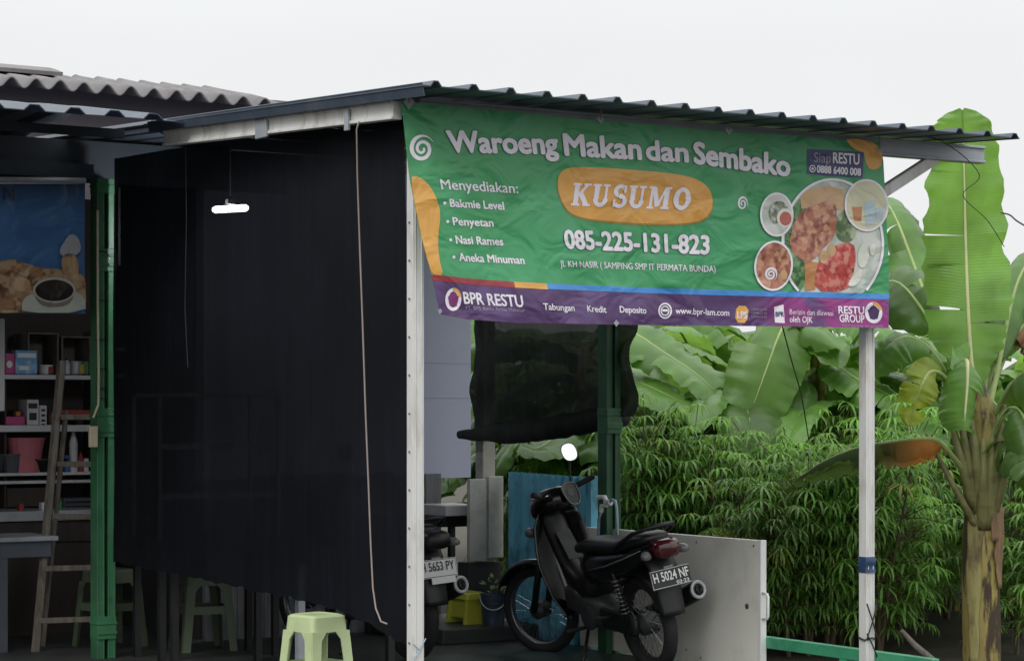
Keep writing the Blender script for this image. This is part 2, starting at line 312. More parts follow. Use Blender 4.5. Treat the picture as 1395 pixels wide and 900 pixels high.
def leaf_mat(name, col, back, nsc=3.5, lo=.72, hi=1.25, rib=.25, trans=.35, rough=.30, dead=None, tone=False):
    m = bpy.data.materials.new(name); m.use_nodes = True; nt = m.node_tree; N = nt.nodes.new; L = nt.links.new; b = nt.nodes['Principled BSDF']; out = nt.nodes['Material Output']
    uv = N('ShaderNodeUVMap'); sp = N('ShaderNodeSeparateXYZ'); L(uv.outputs[0], sp.inputs[0])
    tc = N('ShaderNodeTexCoord'); oi = N('ShaderNodeObjectInfo')
    n = N('ShaderNodeTexNoise'); n.inputs['Scale'].default_value = nsc; n.inputs['Detail'].default_value = 3; L(tc.outputs['Object'], n.inputs['Vector'])
    wv = N('ShaderNodeTexWave'); wv.wave_type = 'BANDS'; wv.bands_direction = 'X'; wv.inputs['Scale'].default_value = 14; wv.inputs['Distortion'].default_value = .6; L(uv.outputs[0], wv.inputs['Vector'])
    geo = N('ShaderNodeNewGeometry')
    c0 = N('ShaderNodeMix'); c0.data_type = 'RGBA'; L(geo.outputs['Backfacing'], c0.inputs[0]); c0.inputs[6].default_value = (*col, 1); c0.inputs[7].default_value = (*back, 1)
    r = N('ShaderNodeMapRange'); L(n.outputs[0], r.inputs[0]); r.inputs[1].default_value = .3; r.inputs[2].default_value = .7; r.inputs[3].default_value = lo; r.inputs[4].default_value = hi
    r2 = N('ShaderNodeMapRange'); L(wv.outputs[0], r2.inputs[0]); r2.inputs[3].default_value = .965; r2.inputs[4].default_value = 1.025
    k = N('ShaderNodeMath'); k.operation = 'MULTIPLY'; L(r.outputs[0], k.inputs[0]); L(r2.outputs[0], k.inputs[1])
    r3 = N('ShaderNodeMapRange'); L(oi.outputs['Random'], r3.inputs[0]); r3.inputs[3].default_value = .6; r3.inputs[4].default_value = 1.3
    k2 = N('ShaderNodeMath'); k2.operation = 'MULTIPLY'; L(k.outputs[0], k2.inputs[0]); L(r3.outputs[0], k2.inputs[1])
    c1 = N('ShaderNodeMix'); c1.data_type = 'RGBA'; c1.blend_type = 'MULTIPLY'; c1.inputs[0].default_value = 1; L(c0.outputs[2], c1.inputs[6]); L(k2.outputs[0], c1.inputs[7]); src = c1.outputs[2]
    if tone:
        tr = N('ShaderNodeMapRange'); L(sp.outputs['Y'], tr.inputs[0]); tr.inputs[3].default_value = .7; tr.inputs[4].default_value = 1.35; ct = N('ShaderNodeMix'); ct.data_type = 'RGBA'; ct.blend_type = 'MULTIPLY'; ct.inputs[0].default_value = 1; L(src, ct.inputs[6]); L(tr.outputs[0], ct.inputs[7]); yr = N('ShaderNodeMapRange'); L(sp.outputs['Y'], yr.inputs[0]); yr.inputs[1].default_value = .93; yr.inputs[2].default_value = .99; cy = N('ShaderNodeMix'); cy.data_type = 'RGBA'; L(yr.outputs[0], cy.inputs[0]); L(ct.outputs[2], cy.inputs[6]); cy.inputs[7].default_value = (.30, .29, .06, 1); src = cy.outputs[2]
    if dead:
        d = N('ShaderNodeMapRange'); L(sp.outputs['X'], d.inputs[0]); d.inputs[1].default_value = dead[1]; d.inputs[2].default_value = dead[2]
        dn = N('ShaderNodeMath'); dn.operation = 'ADD'; L(d.outputs[0], dn.inputs[0]); nn = N('ShaderNodeMapRange'); L(n.outputs[0], nn.inputs[0]); nn.inputs[3].default_value = -.35; nn.inputs[4].default_value = .35; L(nn.outputs[0], dn.inputs[1]); dn.use_clamp = True
        c2 = N('ShaderNodeMix'); c2.data_type = 'RGBA'; L(dn.outputs[0], c2.inputs[0]); L(src, c2.inputs[6]); c2.inputs[7].default_value = (*dead[0], 1); src = c2.outputs[2]
    L(src, b.inputs['Base Color']); b.inputs['Roughness'].default_value = rough
    bp = N('ShaderNodeBump'); bp.inputs['Strength'].default_value = .10; bp.inputs['Distance'].default_value = .01; L(wv.outputs[0], bp.inputs['Height']); L(bp.outputs[0], b.inputs['Normal'])
    t = N('ShaderNodeBsdfTranslucent'); tm = N('ShaderNodeMix'); tm.data_type = 'RGBA'; tm.blend_type = 'MULTIPLY'; tm.inputs[0].default_value = 1; L(src, tm.inputs[6]); tm.inputs[7].default_value = (1.5, 1.5, .7, 1); L(tm.outputs[2], t.inputs[0])
    ms = N('ShaderNodeMixShader'); ms.inputs[0].default_value = trans; L(b.outputs[0], ms.inputs[1]); L(t.outputs[0], ms.inputs[2]); L(ms.outputs[0], out.inputs[0])
    return m
M['banana'] = leaf_mat('banana leaf', (.135, .275, .06), (.18, .32, .11), trans=.38, rough=.28)
M['bananalight'] = leaf_mat('young banana leaf', (.135, .265, .06), (.16, .29, .08), trans=.38)
M['bananadead'] = leaf_mat('dying banana leaf', (.10, .17, .05), (.12, .18, .06), dead=((.46, .19, .03), 1.7, 1.0), rough=.6)
M['bananadry'] = leaf_mat('dry brown banana leaf', (.20, .11, .05), (.20, .11, .05), rough=.8, trans=.15)
M['bananayellow'] = leaf_mat('yellowing banana leaf', (.30, .38, .04), (.30, .38, .05), trans=.5)
M['rib'] = mat('banana midrib', (.30, .38, .13), .45, var=.15)
M['ribpale'] = mat('pale banana midrib', (.55, .56, .28), .45, var=.1)
M['petiole'] = mat('banana petiole', (.20, .20, .075), .5, var=.3, scale=8, dirt=(.06, .035, .015), dscale=6, damt=.8)
M['pseudo'] = mat('banana pseudostem', (.29, .235, .07), .6, dlo=.47, dhi=.55, var=.35, scale=5, dirt=(.035, .02, .012), dscale=4, damt=.95, stretch=(2.2, 2.2, .5), bump=.3, bscale=12)
M['pseudolight'] = mat('yellow green sheath', (.30, .27, .10), .55, var=.25, scale=6, dirt=(.07, .035, .02), dscale=5, damt=.9, stretch=(2, 2, .6))
M['sheathdark'] = mat('dark brown sheath', (.055, .030, .018), .8, var=.4, scale=8, stretch=(4, 4, .6), bump=.4)
M['sheath'] = mat('dry banana sheath', (.22, .14, .075), .8, var=.35, scale=8, stretch=(5, 5, .6), bump=.4)
M['cassava'] = leaf_mat('cassava leaf', (.165, .34, .07), (.21, .39, .115), nsc=2, lo=.8, hi=1.2, trans=.35, rough=.36, tone=True)
M['cstem'] = mat('cassava stem', (.12, .085, .05), .7)

def net_mat(name, alpha, col):
    m = bpy.data.materials.new(name); m.use_nodes = True; nt = m.node_tree; N = nt.nodes.new; L = nt.links.new; b = nt.nodes['Principled BSDF']; out = nt.nodes['Material Output']
    tc = N('ShaderNodeTexCoord'); mp = N('ShaderNodeMapping'); mp.inputs['Scale'].default_value = (26, 26, .5); L(tc.outputs['Object'], mp.inputs[0])
    n = N('ShaderNodeTexNoise'); n.inputs['Scale'].default_value = 1.0; n.inputs['Detail'].default_value = 5; L(mp.outputs[0], n.inputs['Vector'])
    n2 = N('ShaderNodeTexNoise'); n2.inputs['Scale'].default_value = 1.6; n2.inputs['Detail'].default_value = 3; L(tc.outputs['Object'], n2.inputs['Vector'])
    r = N('ShaderNodeMapRange'); L(n.outputs[0], r.inputs[0]); r.inputs[1].default_value = .3; r.inputs[2].default_value = .75; r.inputs[3].default_value = .78; r.inputs[4].default_value = 1.35; nb_ = N('ShaderNodeTexNoise'); nb_.inputs['Scale'].default_value = .9; nb_.inputs['Detail'].default_value = 5; L(tc.outputs['Object'], nb_.inputs['Vector']); rb_ = N('ShaderNodeMapRange'); L(nb_.outputs[0], rb_.inputs[0]); rb_.inputs[1].default_value = .35; rb_.inputs[2].default_value = .7; rb_.inputs[3].default_value = .5; rb_.inputs[4].default_value = 2.3; km = N('ShaderNodeMath'); km.operation = 'MULTIPLY'; L(r.outputs[0], km.inputs[0]); L(rb_.outputs[0], km.inputs[1])
    c = N('ShaderNodeMix'); c.data_type = 'RGBA'; c.blend_type = 'MULTIPLY'; c.inputs[0].default_value = 1; c.inputs[6].default_value = (*col, 1); L(km.outputs[0], c.inputs[7]); L(c.outputs[2], b.inputs['Base Color'])
    b.inputs['Roughness'].default_value = .7; b.inputs['Specular IOR Level'].default_value = .15
    a = N('ShaderNodeMath'); a.operation = 'MULTIPLY'; L(n2.outputs[0], a.inputs[0]); a.inputs[1].default_value = alpha*2
    t = N('ShaderNodeBsdfTransparent'); ms = N('ShaderNodeMixShader'); L(a.outputs[0], ms.inputs[0]); L(b.outputs[0], ms.inputs[1]); L(t.outputs[0], ms.inputs[2]); L(ms.outputs[0], out.inputs[0])
    return m
M['net'] = net_mat('black shade net', .026, (.0023, .0030, .0050))
M['net2'] = net_mat('rolled black shade net', .03, (.042, .050, .043))

# ------------------------------------------------------------------ lettering
DG = bpy.context.evaluated_depsgraph_get
def text_shape(body, bold=0.0, shear=0.0, res=3, spacing=1.0):
    c = bpy.data.curves.new('lettering', 'FONT'); c.body = body; c.offset = bold; c.shear = shear; c.resolution_u = res; c.space_character = spacing
    o = bpy.data.objects.new('lettering', c); COL.objects.link(o); bpy.context.view_layer.update()
    me = bpy.data.meshes.new_from_object(o.evaluated_get(DG())); vs = [v.co.copy() for v in me.vertices]; fs = [tuple(p.vertices) for p in me.polygons]
    bpy.data.objects.remove(o); bpy.data.curves.remove(c); bpy.data.meshes.remove(me)
    return vs, fs
def flat_text(name, body, m, parent, org, ex, ey, width, height, bold=.01, lift=None, local=False):
    # lettering stretched to width x height with its lower left corner at org
    vs, fs = text_shape(body, bold); x0 = min(v.x for v in vs); x1 = max(v.x for v in vs)
    b = MB(); off = lift or Vector((0, 0, 0))
    b.add([Vector(org)+off+ex*((v.x-x0)/(x1-x0)*width)+ey*(v.y/.70*height) for v in vs], fs)
    return b.build(name, m, parent, local=local)

# ================================================================== THE SETTING
def sheet(name, pts, z, m, kind='structure'):
    b = MB(); b.poly([(x, y, z) for x, y in pts]); o = b.build(name, m); tag(o, kind=kind); return o
sheet('ground', [(-600, -300), (600, -300), (600, 900), (-600, 900)], -.12, M['ground'])
rd = MB(); rd.box(S(2, -6.2, -.13), (80, 9.0, .06), (U, V, Z)); tag(rd.build('road', M['road']), kind='structure')
sb = MB(); sb.sbox(-6, 2.95, -.55, 7.2, -.2, 0.0); tag(sb.build('concrete_floor', M['slab'], bevel=.01), kind='structure')
gf = MB(); gf.poly([S(1.55, -.5, .004), S(2.9, -.5, .004), S(2.9, 2.9, .004), S(1.55, 2.9, .004)]); tag(gf.build('painted_floor', M['greenfloor']), kind='structure')

# ------------------------------------------------------------------ canopy
def trim_sheet(name, m, parent, u0, u1, v0, v1, zf, pitch, rib_h, off=0.0, nv=2, top=.03, foot=.07):
    xs = []; u = u0; prof = [(0, 0), (foot*.5-top*.5, 0)]
    pts = []; k = math.floor((u0-off)/pitch)
    while True:
        c = off+k*pitch
        if c-foot/2 > u1: break
        for du, dz in ((-foot/2, 0), (-top/2, rib_h), (top/2, rib_h), (foot/2, 0)):
            if u0 < c+du < u1: pts.append((c+du, dz))
        k += 1
    pts = [(u0, 0.0)]+pts+[(u1, 0.0)]
    b = MB(); n = len(pts)
    for j in range(nv+1):
        v = lerp(v0, v1, j/nv)
        for u, dz in pts: b.v.append(S(u, v, zf(u, v)+dz+.004*nz(u*3, v*2)))
    for j in range(nv):
        for i in range(n-1): a = j*n+i; b.f.append((a, a+1, a+n+1, a+n))
    return b.build(name, m, parent, solid=.006)
canopy = thing('canopy', 'steel shelter with low corrugated roof on white and green posts', 'canopy', S(0, 0), TH)
zroof = lambda u, v: 2.985+.052*(v+.42)
trim_sheet('roof', M['roof'], canopy, -.221, 3.486, -.42, 2.75, zroof, .2, .024, off=.05, top=.022, foot=.058)
b = MB(); b.add([S(-.218, -.41, 2.999), S(-.218, 2.7, 2.999+.052*3.11), S(-.205, 2.7, 2.94+.052*3.11), S(-.205, -.41, 2.94)], [(0, 1, 2, 3)]); b.build('edge_flashing', M['roof'], canopy, solid=.004)
trim_sheet('rear_roof', M['roof'], canopy, -.20, 3.486, 2.76, 6.6, zroof, .2, .026, off=.05)
sbm = MB()                                                             # side beam along the net
for v0, v1 in ((-.03, 1.33), (1.34, 2.62)):
    a, c = S(-.13, v0, 2.905+.052*v0+.02), S(-.13, v1, 2.905+.052*v1+.02)
    sbm.beam(a, c, .05, .085); 
    sbm.beam(a-U*.028+Z*.036, c-U*.028+Z*.036, .012, .016); sbm.beam(a-U*.028-Z*.036, c-U*.028-Z*.036, .012, .016)
b = MB(); b.beam(S(-.13, -.03, 2.925+.052*0+.055), S(-.13, 2.7, 2.925+.052*2.7+.055), .014, .05); b.build('closure_strip', M['roof'], canopy)
sb_o = sbm.build('side_beam', M['galv'], canopy, bevel=.003)
for v0, v1, z0, z1 in ((1.27, 1.40, 2.93, 3.06), (.38, .42, 2.87, 3.01)): brk = MB(); brk.sbox(-.175, -.158, v0, v1, z0, z1); brk.build('joint_bracket', M['galvgrey'], sb_o, bevel=.004)
fb = MB(); fb.beam(S(0, .02, 2.945), S(3.63, .02, 2.945), .05, .095); fb.beam(S(0, -.012, 2.985), S(3.63, -.012, 2.985), .014, .014); fb.beam(S(0, -.012, 2.905), S(3.63, -.012, 2.905), .014, .014)
fb.build('front_beam', M['galvgrey'], canopy, bevel=.003)
rb = MB()
for v in (1.0, 2.0, 3.0, 4.2): rb.beam(S(.03 if v < 2.5 else .45, v, 2.955+.052*v), S(3.63, v, 2.955+.052*v), .05, .08)
rb.build('rafter', M['galvgrey'], canopy)
br = MB(); br.beam(S(2.83, .03, 2.66), S(3.29, .03, 2.91), .05, .06); br.build('brace', M['galv'], canopy, bevel=.004)
def white_post(u, v, ztop):
    b = MB(); s = .06
    b.sbox(u-s/2, u+s/2, v-s/2, v+s/2, -.02, ztop)
    b.sbox(u-s/2+.010, u-s/2+.016, v-s/2-.004, v-s/2, 0, ztop); b.sbox(u+s/2-.016, u+s/2-.010, v-s/2-.004, v-s/2, 0, ztop)
    return b.build('post', M['galv'], canopy, bevel=.003)
pA = white_post(0, .03, 2.9); pB = white_post(2.80, .03, 2.9)
sc = MB()
for z in [.25+.18*i for i in range(13)]: sc.lathe([(.006, 0), (.006, .006), (.003, .008)], S(-.03, .03, z), -U, 8)
sc.build('screw', M['alu'], pA)
bt = MB(); bt.loft([(0, 0, z, .036+.003*math.sin(z*90), .036, 8) for z in [.655+.012*i for i in range(8)]], 16, ax='z')
bt.xf(lambda p: S(2.80, .03)+U*p.x+V*p.y+Z*p.z); bt.build('tape_band', M['tape'], pB)
tie = MB()
for z0, z1, s in ((.49, .30, 1), (.49, .30, -1), (.33, .20, 1)):
    tie.tube([S(2.80-.036*s, -.012, z0), S(2.80, -.018, (z0+z1)/2), S(2.80+.036*s, -.012, z1)], .004, 6)
tie.tube([S(2.80+.036*math.cos(q)*1.2, .03+.036*math.sin(q)*1.25, .30+.006*math.sin(3*q)) for q in [i*math.pi/6 for i in range(13)]], .005, 6)
tie.build('tie_wire', M['wire'], pB)
tiA = MB(); tiA.tube([S(-.036, -.012, .43), S(0, -.008, .40), S(.036, -.006, .45)], .003, 6); tiA.tube([S(-.036, -.012, .35), S(0, -.008, .40), S(.036, -.006, .45)], .003, 6); tiA.build('tie_string', M['hose'], pA)
def truss_post(u, v, w_, ztop, m, plates):
    b = MB(); h = w_/2; c = w_*.34
    for sgn in (-1, 1):                                               # two channels with a dark slot between them
        x = u+sgn*(h-c/2); b.sbox(x-c/2, x+c/2, v-h, v-h+.012, 0, ztop); b.sbox(x-c/2, x+c/2, v+h-.012, v+h, 0, ztop)
        y = u+sgn*h; b.sbox(y-.006, y+.006, v-h-.002, v+h+.002, 0, ztop)
        e = u+sgn*(h-c); b.sbox(e-.005, e+.005, v-h-.004, v-h+.03, 0, ztop)
    o = b.build('post', m, canopy, bevel=.003)
    for z0, z1 in plates:
        p = MB(); p.sbox(u-h-.008, u+h+.008, v-h-.012, v+h+.004, z0, z1); p.sbox(u-h-.012, u+h+.012, v-h-.02, v-h-.012, z0+.03, z1-.09) if z1-z0 > .12 else None
        p.sbox(u-h-.014, u+h+.014, v-h-.018, v+h, z1-.05, z1-.035); p.build('splice_plate', M['green'], o, bevel=.003)
    return o
DW = .108
pD = truss_post(0.0, 3.9, DW, 2.93, M['green'], ((2.86, 2.95), (2.38, 2.52), (1.36, 1.54), (.12, .26)))
bar = MB(); bar.sbox(.075, .09, 3.84, 3.86, 2.42, 2.9); bar.sbox(.07, .12, 3.85, 3.86, 1.895, 1.915); bar.sbox(.07, .12, 3.85, 3.86, 1.73, 1.745); bar.build('net_batten', M['galvgrey'], pD)
pC = truss_post(2.80, 2.46, .095, 3.08, M['greendk'], ((1.38, 1.54),))
pl_ = MB(); pl_.tube([S(-.062, 3.83, 2.75), S(-.064, 3.825, 2.2), S(-.058, 3.825, 1.75), S(-.062, 3.82, 1.56), S(-.10, 3.81, 1.48)], .008, 8); pl_.build('cable', M['cream'], pD)
cb = MB()
for z in (2.5, 2.2, 1.96, 1.78, 1.66, 1.6): cb.tube([S(-.07, 3.835, z), S(-.06, 3.825, z+.004), S(.0, 3.823, z-.004)], .004, 6)
cb.build('cable_tie', M['wire'], pD)
sw = MB(); sw.sbox(-.13, -.075, 3.79, 3.82, 1.30, 1.43); o = sw.build('switch_box', M['cream'], pD, bevel=.006)

# ------------------------------------------------------------------ buildings
stall = thing('stall_roof', 'lower blue grey corrugated roof over the left food stall', 'roof', S(-1.5, 2.7), TH)
zst = lambda u, v: 3.105+.15*min(v-2.2, 1.5)-.12*max(0, v-4.2)
trim_sheet('roof_sheet', M['roof'], stall, -4.5, -.225, 2.2, 6.5, zst, .225, .032, off=-.17, nv=8, top=.05, foot=.12)
st = MB(); st.beam(S(-4.4, 3.9, 2.99), S(-.07, 3.9, 2.99), .05, .09); st.beam(S(-4.4, 3.0, 3.12), S(-.24, 3.0, 3.12), .04, .05)
st.build('roof_beam', M['darkblue'], stall)
st = MB(); st.sbox(-4.4, 1.3, 3.97, 3.99, 2.93, 3.19); st.build('shade_board', M['darkblue'], stall)  # dark board added to stand in for the shade under the roof
st = MB(); st.sbox(-1.35, -1.25, 3.85, 3.95, 0, 2.95); st.sbox(-4.35, -4.25, 3.85, 3.95, 0, 2.95); st.build('stall_post', M['greendk'], stall)
house = thing('house', 'old house with wavy grey asbestos roof behind the stalls', 'house', S(-1, 7), TH)
hw_ = MB(); hw_.sbox(-5, 3.3, 7.0, 7.15, -.1, 4.0); hw_.sbox(3.15, 3.3, 7.15, 11, -.1, 4.0); hw_.sbox(-5, -4.85, 7.15, 11, -.1, 4.0); hw_.sbox(-5, 3.3, 11, 11.15, -.1, 4.0); hw_.build('wall', M['purple_wall'], house)
hr = MB()
def wv(i, j):
    u = -5.2+i*7.75; v = 6.55+j*1.1
    return S(u, v, 3.905+.036*math.cos(2*math.pi*u/.185)+.205*(v-6.55)+.01*nz(u*2, v*3))
hr.grid(wv, 560, 4); hro = hr.build('roof', M['asb'], house, smooth=True, solid=.012)
hr = MB()
hr.grid(lambda i, j: S(-5.2+i*7.75, 7.66+j*3.6, 4.135-.205*j*3.6+.036*math.cos(2*math.pi*(-5.2+i*7.75)/.185)), 560, 3); hr.build('rear_roof', M['asb'], house, smooth=True, solid=.012)
rc = MB(); rc.grid(lambda i, j: S(-5.1+i*6.07, 7.1+1.1*j, 4.08+.10*math.sin(math.pi*min(j*1.0, 1))), 6, 8); rc.build('ridge_cap', M['asb'], hro, solid=.03)
bw = MB(); bw.sbox(.95, 3.02, 4.5, 4.62, 1.05, 3.2); bw.sbox(.95, 3.02, 4.497, 4.5, 1.615, 1.62); bw.sbox(.95, 3.02, 4.497, 4.5, 1.86, 1.865)
wl = tag(bw.build('back_wall', M['lav'], origin=S(1.9, 4.5)), 'pale lavender wall at the back of the shelter above grey planks', 'wall')
pk = MB(); random.seed(3)
u = .95
while u < 2.72:
    w_ = random.uniform(.09, .16); pk.sbox(u, u+w_-.006, 4.47+random.uniform(0, .015), 4.495, 0, 1.07+random.uniform(-.01, .035)); u += w_
tag(pk.build('plank_wall', M['plank'], origin=S(1.8, 4.48), bevel=.003), 'grey weathered plank wainscot under the lavender wall', 'wall')
iw = MB(); iw.sbox(-4.4, .95, 6.3, 6.4, 0, 3.06); tag(iw.build('stall_wall', M['dkwood'], origin=S(-2, 6.3)), 'dark brown board wall behind the stall shelves', 'wall')
iw = MB(); iw.sbox(.95, 1.0, 4.63, 6.3, 0, 3.25); tag(iw.build('partition_wall', M['inner'], origin=S(.97, 5.4)), 'sooty dark partition wall inside the stall', 'wall')
iw = MB(); iw.sbox(-4.5, -4.4, 3.0, 6.4, 0, 3.22); tag(iw.build('end_wall', M['inner'], origin=S(-4.45, 4.6)), 'sooty end wall closing the far side of the stall', 'wall')
pil = thing('pillar', 'chipped white corner pillar boxed in pale grey boards', 'pillar', S(2.80, 3.95), TH)
b = MB(); b.sbox(2.77, 2.87, 3.93, 4.03, 0, 3.2); b.build('shaft', M['oldpost'], pil, bevel=.006); b = MB(); b.sbox(2.64, 2.90, 3.90, 4.05, 0, .49); b.build('base', M['inner'], pil, bevel=.006)
b = MB(); b.sbox(2.635, 2.765, 3.88, 3.92, .50, 1.06); b.sbox(2.79, 2.905, 3.88, 3.92, .52, 1.075); b.sbox(2.762, 2.792, 3.9, 3.925, .50, 1.05); b.build('boxing', M['pillar'], pil, bevel=.004)

# ------------------------------------------------------------------ shade nets
zt = lambda v: 2.895+.052*v-.0
def nb(v): return pw([(0, .41), (.12, .40), (.25, .43), (.6, .50), (1.05, .535), (1.83, .56), (3.9, .60)], v)
def netf(i, j):
    e = lerp(.145, .04, min(1, j*1.2)) if i == 0 else 0
    v0 = lerp(.165, .05, j); v = v0+(3.80-v0)*i
    zb = nb(v)+.018*nz(v*9, 2)+(.03*nz(v*34, 5) if v < .35 else .006*nz(v*30, 1))
    z = lerp(zt(v)+(.02 if v < 2.7 else -.02*(v-2.7)), zb, j)
    d = .018+.03*nz(v*.9, z*.5, 1)+.012*nz(v*3.2+.25*z, z*.6, 4)*(.3+j)+.012*nz(v*1.7-.5*z, z*1.3+.4*v, 9)+.006*nz(v*11, z*1.2, 7)
    return S(d, v, z)
n_ = MB(); n_.grid(netf, 150, 60)
net = tag(n_.build('shade_net', M['net'], smooth=True, origin=S(0, 2, 0)), 'large black shade net hanging along the open side of the shelter', 'net')
cdp = [(489, 166), (486, 176), (487, 240), (490, 330), (494, 440), (498, 560), (502, 660), (505, 740), (508, 800), (512, 828), (519, 846), (527, 849)]
b = MB(); b.tube([on_u(x, y, -.172 if y < 200 else -.12) for x, y in cdp], .0045, 8)
tag(b.build('cord', M['cord'], smooth=True, origin=on_u(489, 166, -.17)), 'beige cord hanging down in front of the black net', 'cord')
b = MB(); b.tube([on_u(x, y, -.07) for x, y in ((253, 200), (254, 300), (252, 420), (256, 500))], .0025, 6)
tag(b.build('thin_string', M['darkblue'], origin=on_u(253, 200, -.07)), 'thin grey string dangling over the upper net near the stall roof', 'string')
def net2f(i, j):                                                       # second net, rolled up halfway
    v = lerp(3.86, 2.30, i)+(1-i)**3*(.02*math.sin(j*9)+.05*math.exp(-((j-.62)/.1)**2))
    zb = lerp(1.385, 1.49, i); z = lerp(3.05, zb, j); u = lerp(2.655, 2.885, i)+.04*nz(v*2.2, z*3.5, 3)+.03*nz(v*6, z*9, 1)+.015*math.sin(z*13+v*5+3*nz(v*2, z))
    return S(u, v, z)
b = MB(); b.grid(net2f, 50, 50)
n2 = thing('rolled_net', 'black shade net half rolled up beside the green back post', 'net', S(2.86, 3.3, 0), TH)
b.build('hanging_cloth', M['net2'], n2, smooth=True)
b = MB(); b.tube([S(lerp(2.62, 2.87, i/24)+.015*nz(i, 1), lerp(3.99, 2.42, i/24), lerp(1.36, 1.50, i/24)+.012*nz(i*.8, 3)-.03*math.sin(math.pi*i/24)) for i in range(25)], [.028+.05*min(1, i/8)*(1+.3*nz(i*.9, 9)) for i in range(25)], 12)
b.build('roll', M['net2'], n2, smooth=True)

# ------------------------------------------------------------------ lamp
lp = on_v(314, 284, 3.1); lu, lv, lz = uvz(lp)
lamp = thing('hanging_lamp', 'small lit white tube lamp glowing behind the black net', 'lamp', lp, TH)
b = MB(); b.tube([lp-U*.115-Z*.012, lp-U*.1-Z*.012, lp+U*.1+Z*.008, lp+U*.115+Z*.008], [.012, .021, .021, .012], 12); b.build('tube', M['lamp'], lamp, smooth=True)
b = MB(); b.box(lp+Z*.04, (.05, .04, .03), (U, V, Z)); b.tube([lp+Z*.05, S(lu, lv, 3.02+.052*lv)], .004, 6); b.build('lamp_holder', M['white'], lamp)
ll = bpy.data.lights.new('lamp_light', 'POINT'); ll.energy = 14; ll.shadow_soft_size = .10; ll.color = (.93, .96, 1)
lo = bpy.data.objects.new('lamp_light', ll); COL.objects.link(lo); lo.parent = lamp; lo.location = (0, 0, -.14)

# ================================================================== BANNER
banner = thing('banner', 'green printed eatery banner tied across the front of the shelter', 'banner', S(0, -.055), TH)
BV = -.055
def disp(u, z):
    t = max(0, min(1, (2.97-z)/.98))
    return (.022*math.sin(2.3*u+.8)+.03*nz(u*1.1, z*1.3, 2))*t+.010*nz(u*4+z*2, z*3.2, 5)*(.3+.7*t)+.010*t*math.sin(9*u-5*z)*max(0, 1-u/1.1)
def bm_(px, py, layer=0.0):
    p = on_v(px, py, BV); u, v, z = uvz(p); return p-V*(disp(u, z)+layer*.0022)
XL = [(0, 546), (.36, 557), (.60, 570), (.82, 585), (1, 598)]
XR = [(0, 1199), (.1, 1203), (.6, 1207), (.83, 1208), (1, 1206)]
TOP = lambda s: (lerp(546, 1199, s), lerp(137, 193, s)+3*math.sin(math.pi*s)+1.5*abs(math.sin(3.8*math.pi*s)))
BOT = lambda s: (lerp(598, 1206, s), pw([(0, 428), (.06, 435), (.17, 440), (.45, 442.5), (.75, 444), (1, 447)], s))
def bgrid(i, j):
    s, t = i, j; xl, xr = pw(XL, t), pw(XR, t); a, b = TOP(s), BOT(s)
    x = lerp(xl, xr, s); y = lerp(a[1], b[1], t)
    return bm_(x, y)
def band(name, m, t0, t1, s0, s1, layer, nu=60, nv=6, tf=None):
    b = MB()
    def f(i, j):
        s = lerp(s0, s1, i); lo, hi = (tf(s) if tf else (t0, t1)); t = lerp(lo, hi, j)
        xl, xr = pw(XL, t), pw(XR, t); a, c = TOP(s), BOT(s)
        return bm_(lerp(xl, xr, s), lerp(a[1], c[1], t), layer)
    b.grid(f, nu, nv); return b.build(name, m, banner, smooth=True)
b = MB(); b.grid(bgrid, 130, 50); b.build('cloth', B['green'], banner, smooth=True)
def tof(x, y):                                                         # banner row of a photo point
    t = .8
    for _ in range(12):
        s = (x-pw(XL, t))/(pw(XR, t)-pw(XL, t)); t = (y-TOP(s)[1])/(BOT(s)[1]-TOP(s)[1])
    return t
STR = [(586, 375), (640, 380), (695, 384), (740, 386.5), (860, 391), (1208, 400.5)]
def strf(s):
    x = lerp(586, 1208, s); y = pw(STR, x); return y
def stripe(lo, hi): return lambda s: (tof(lerp(590, 1207, s), strf(s)+lo), tof(lerp(590, 1207, s), strf(s)+hi))
band('footer_band', B['purple'], 0, 0, 0, 1, .6, 80, 8, lambda s: (tof(lerp(590, 1207, s), strf(s)+4), 1.0))
band('stripe', B['redline'], 0, 0, 0, .18, 1.3, 14, 2, stripe(0, 8))
band('stripe', B['orange'], 0, 0, .18, .25, 1.4, 8, 2, stripe(0, 8))
band('stripe', B['blueline'], 0, 0, .245, 1, 1.3, 60, 2, stripe(0, 7.5))
def shape(name, polys, m, layer, step=10):
    bm = bmesh.new()
    for pts in polys:
        vs = [bm.verts.new((x, y, 0)) for x, y in pts]
        try: bm.faces.new(vs)
        except ValueError: pass
    return shape_bm(name, bm, m, layer, step)
def shape_bm(name, bm, m, layer, step=10):
    xs = [v.co.x for v in bm.verts]; ys = [v.co.y for v in bm.verts]
    for lo, hi, no in ((min(xs), max(xs), (1, 0, 0)), (min(ys), max(ys), (0, 1, 0))):
        c = math.floor(lo/step)*step+step
        while c < hi:
            bmesh.ops.bisect_plane(bm, geom=bm.verts[:]+bm.edges[:]+bm.faces[:], plane_co=Vector(no)*c, plane_no=no, dist=1e-5); c += step
    bmesh.ops.triangulate(bm, faces=bm.faces[:])
    bm.verts.index_update(); mb = MB(); mb.v = [bm_(v.co.x, v.co.y, layer+v.co.z) for v in bm.verts]; mb.f = [tuple(v.index for v in f.verts) for f in bm.faces]; bm.free()
    return mb.build(name, m, banner)
def upv(x): k = max(0, 1-(x-548)/520); return (-.20*k, -1)
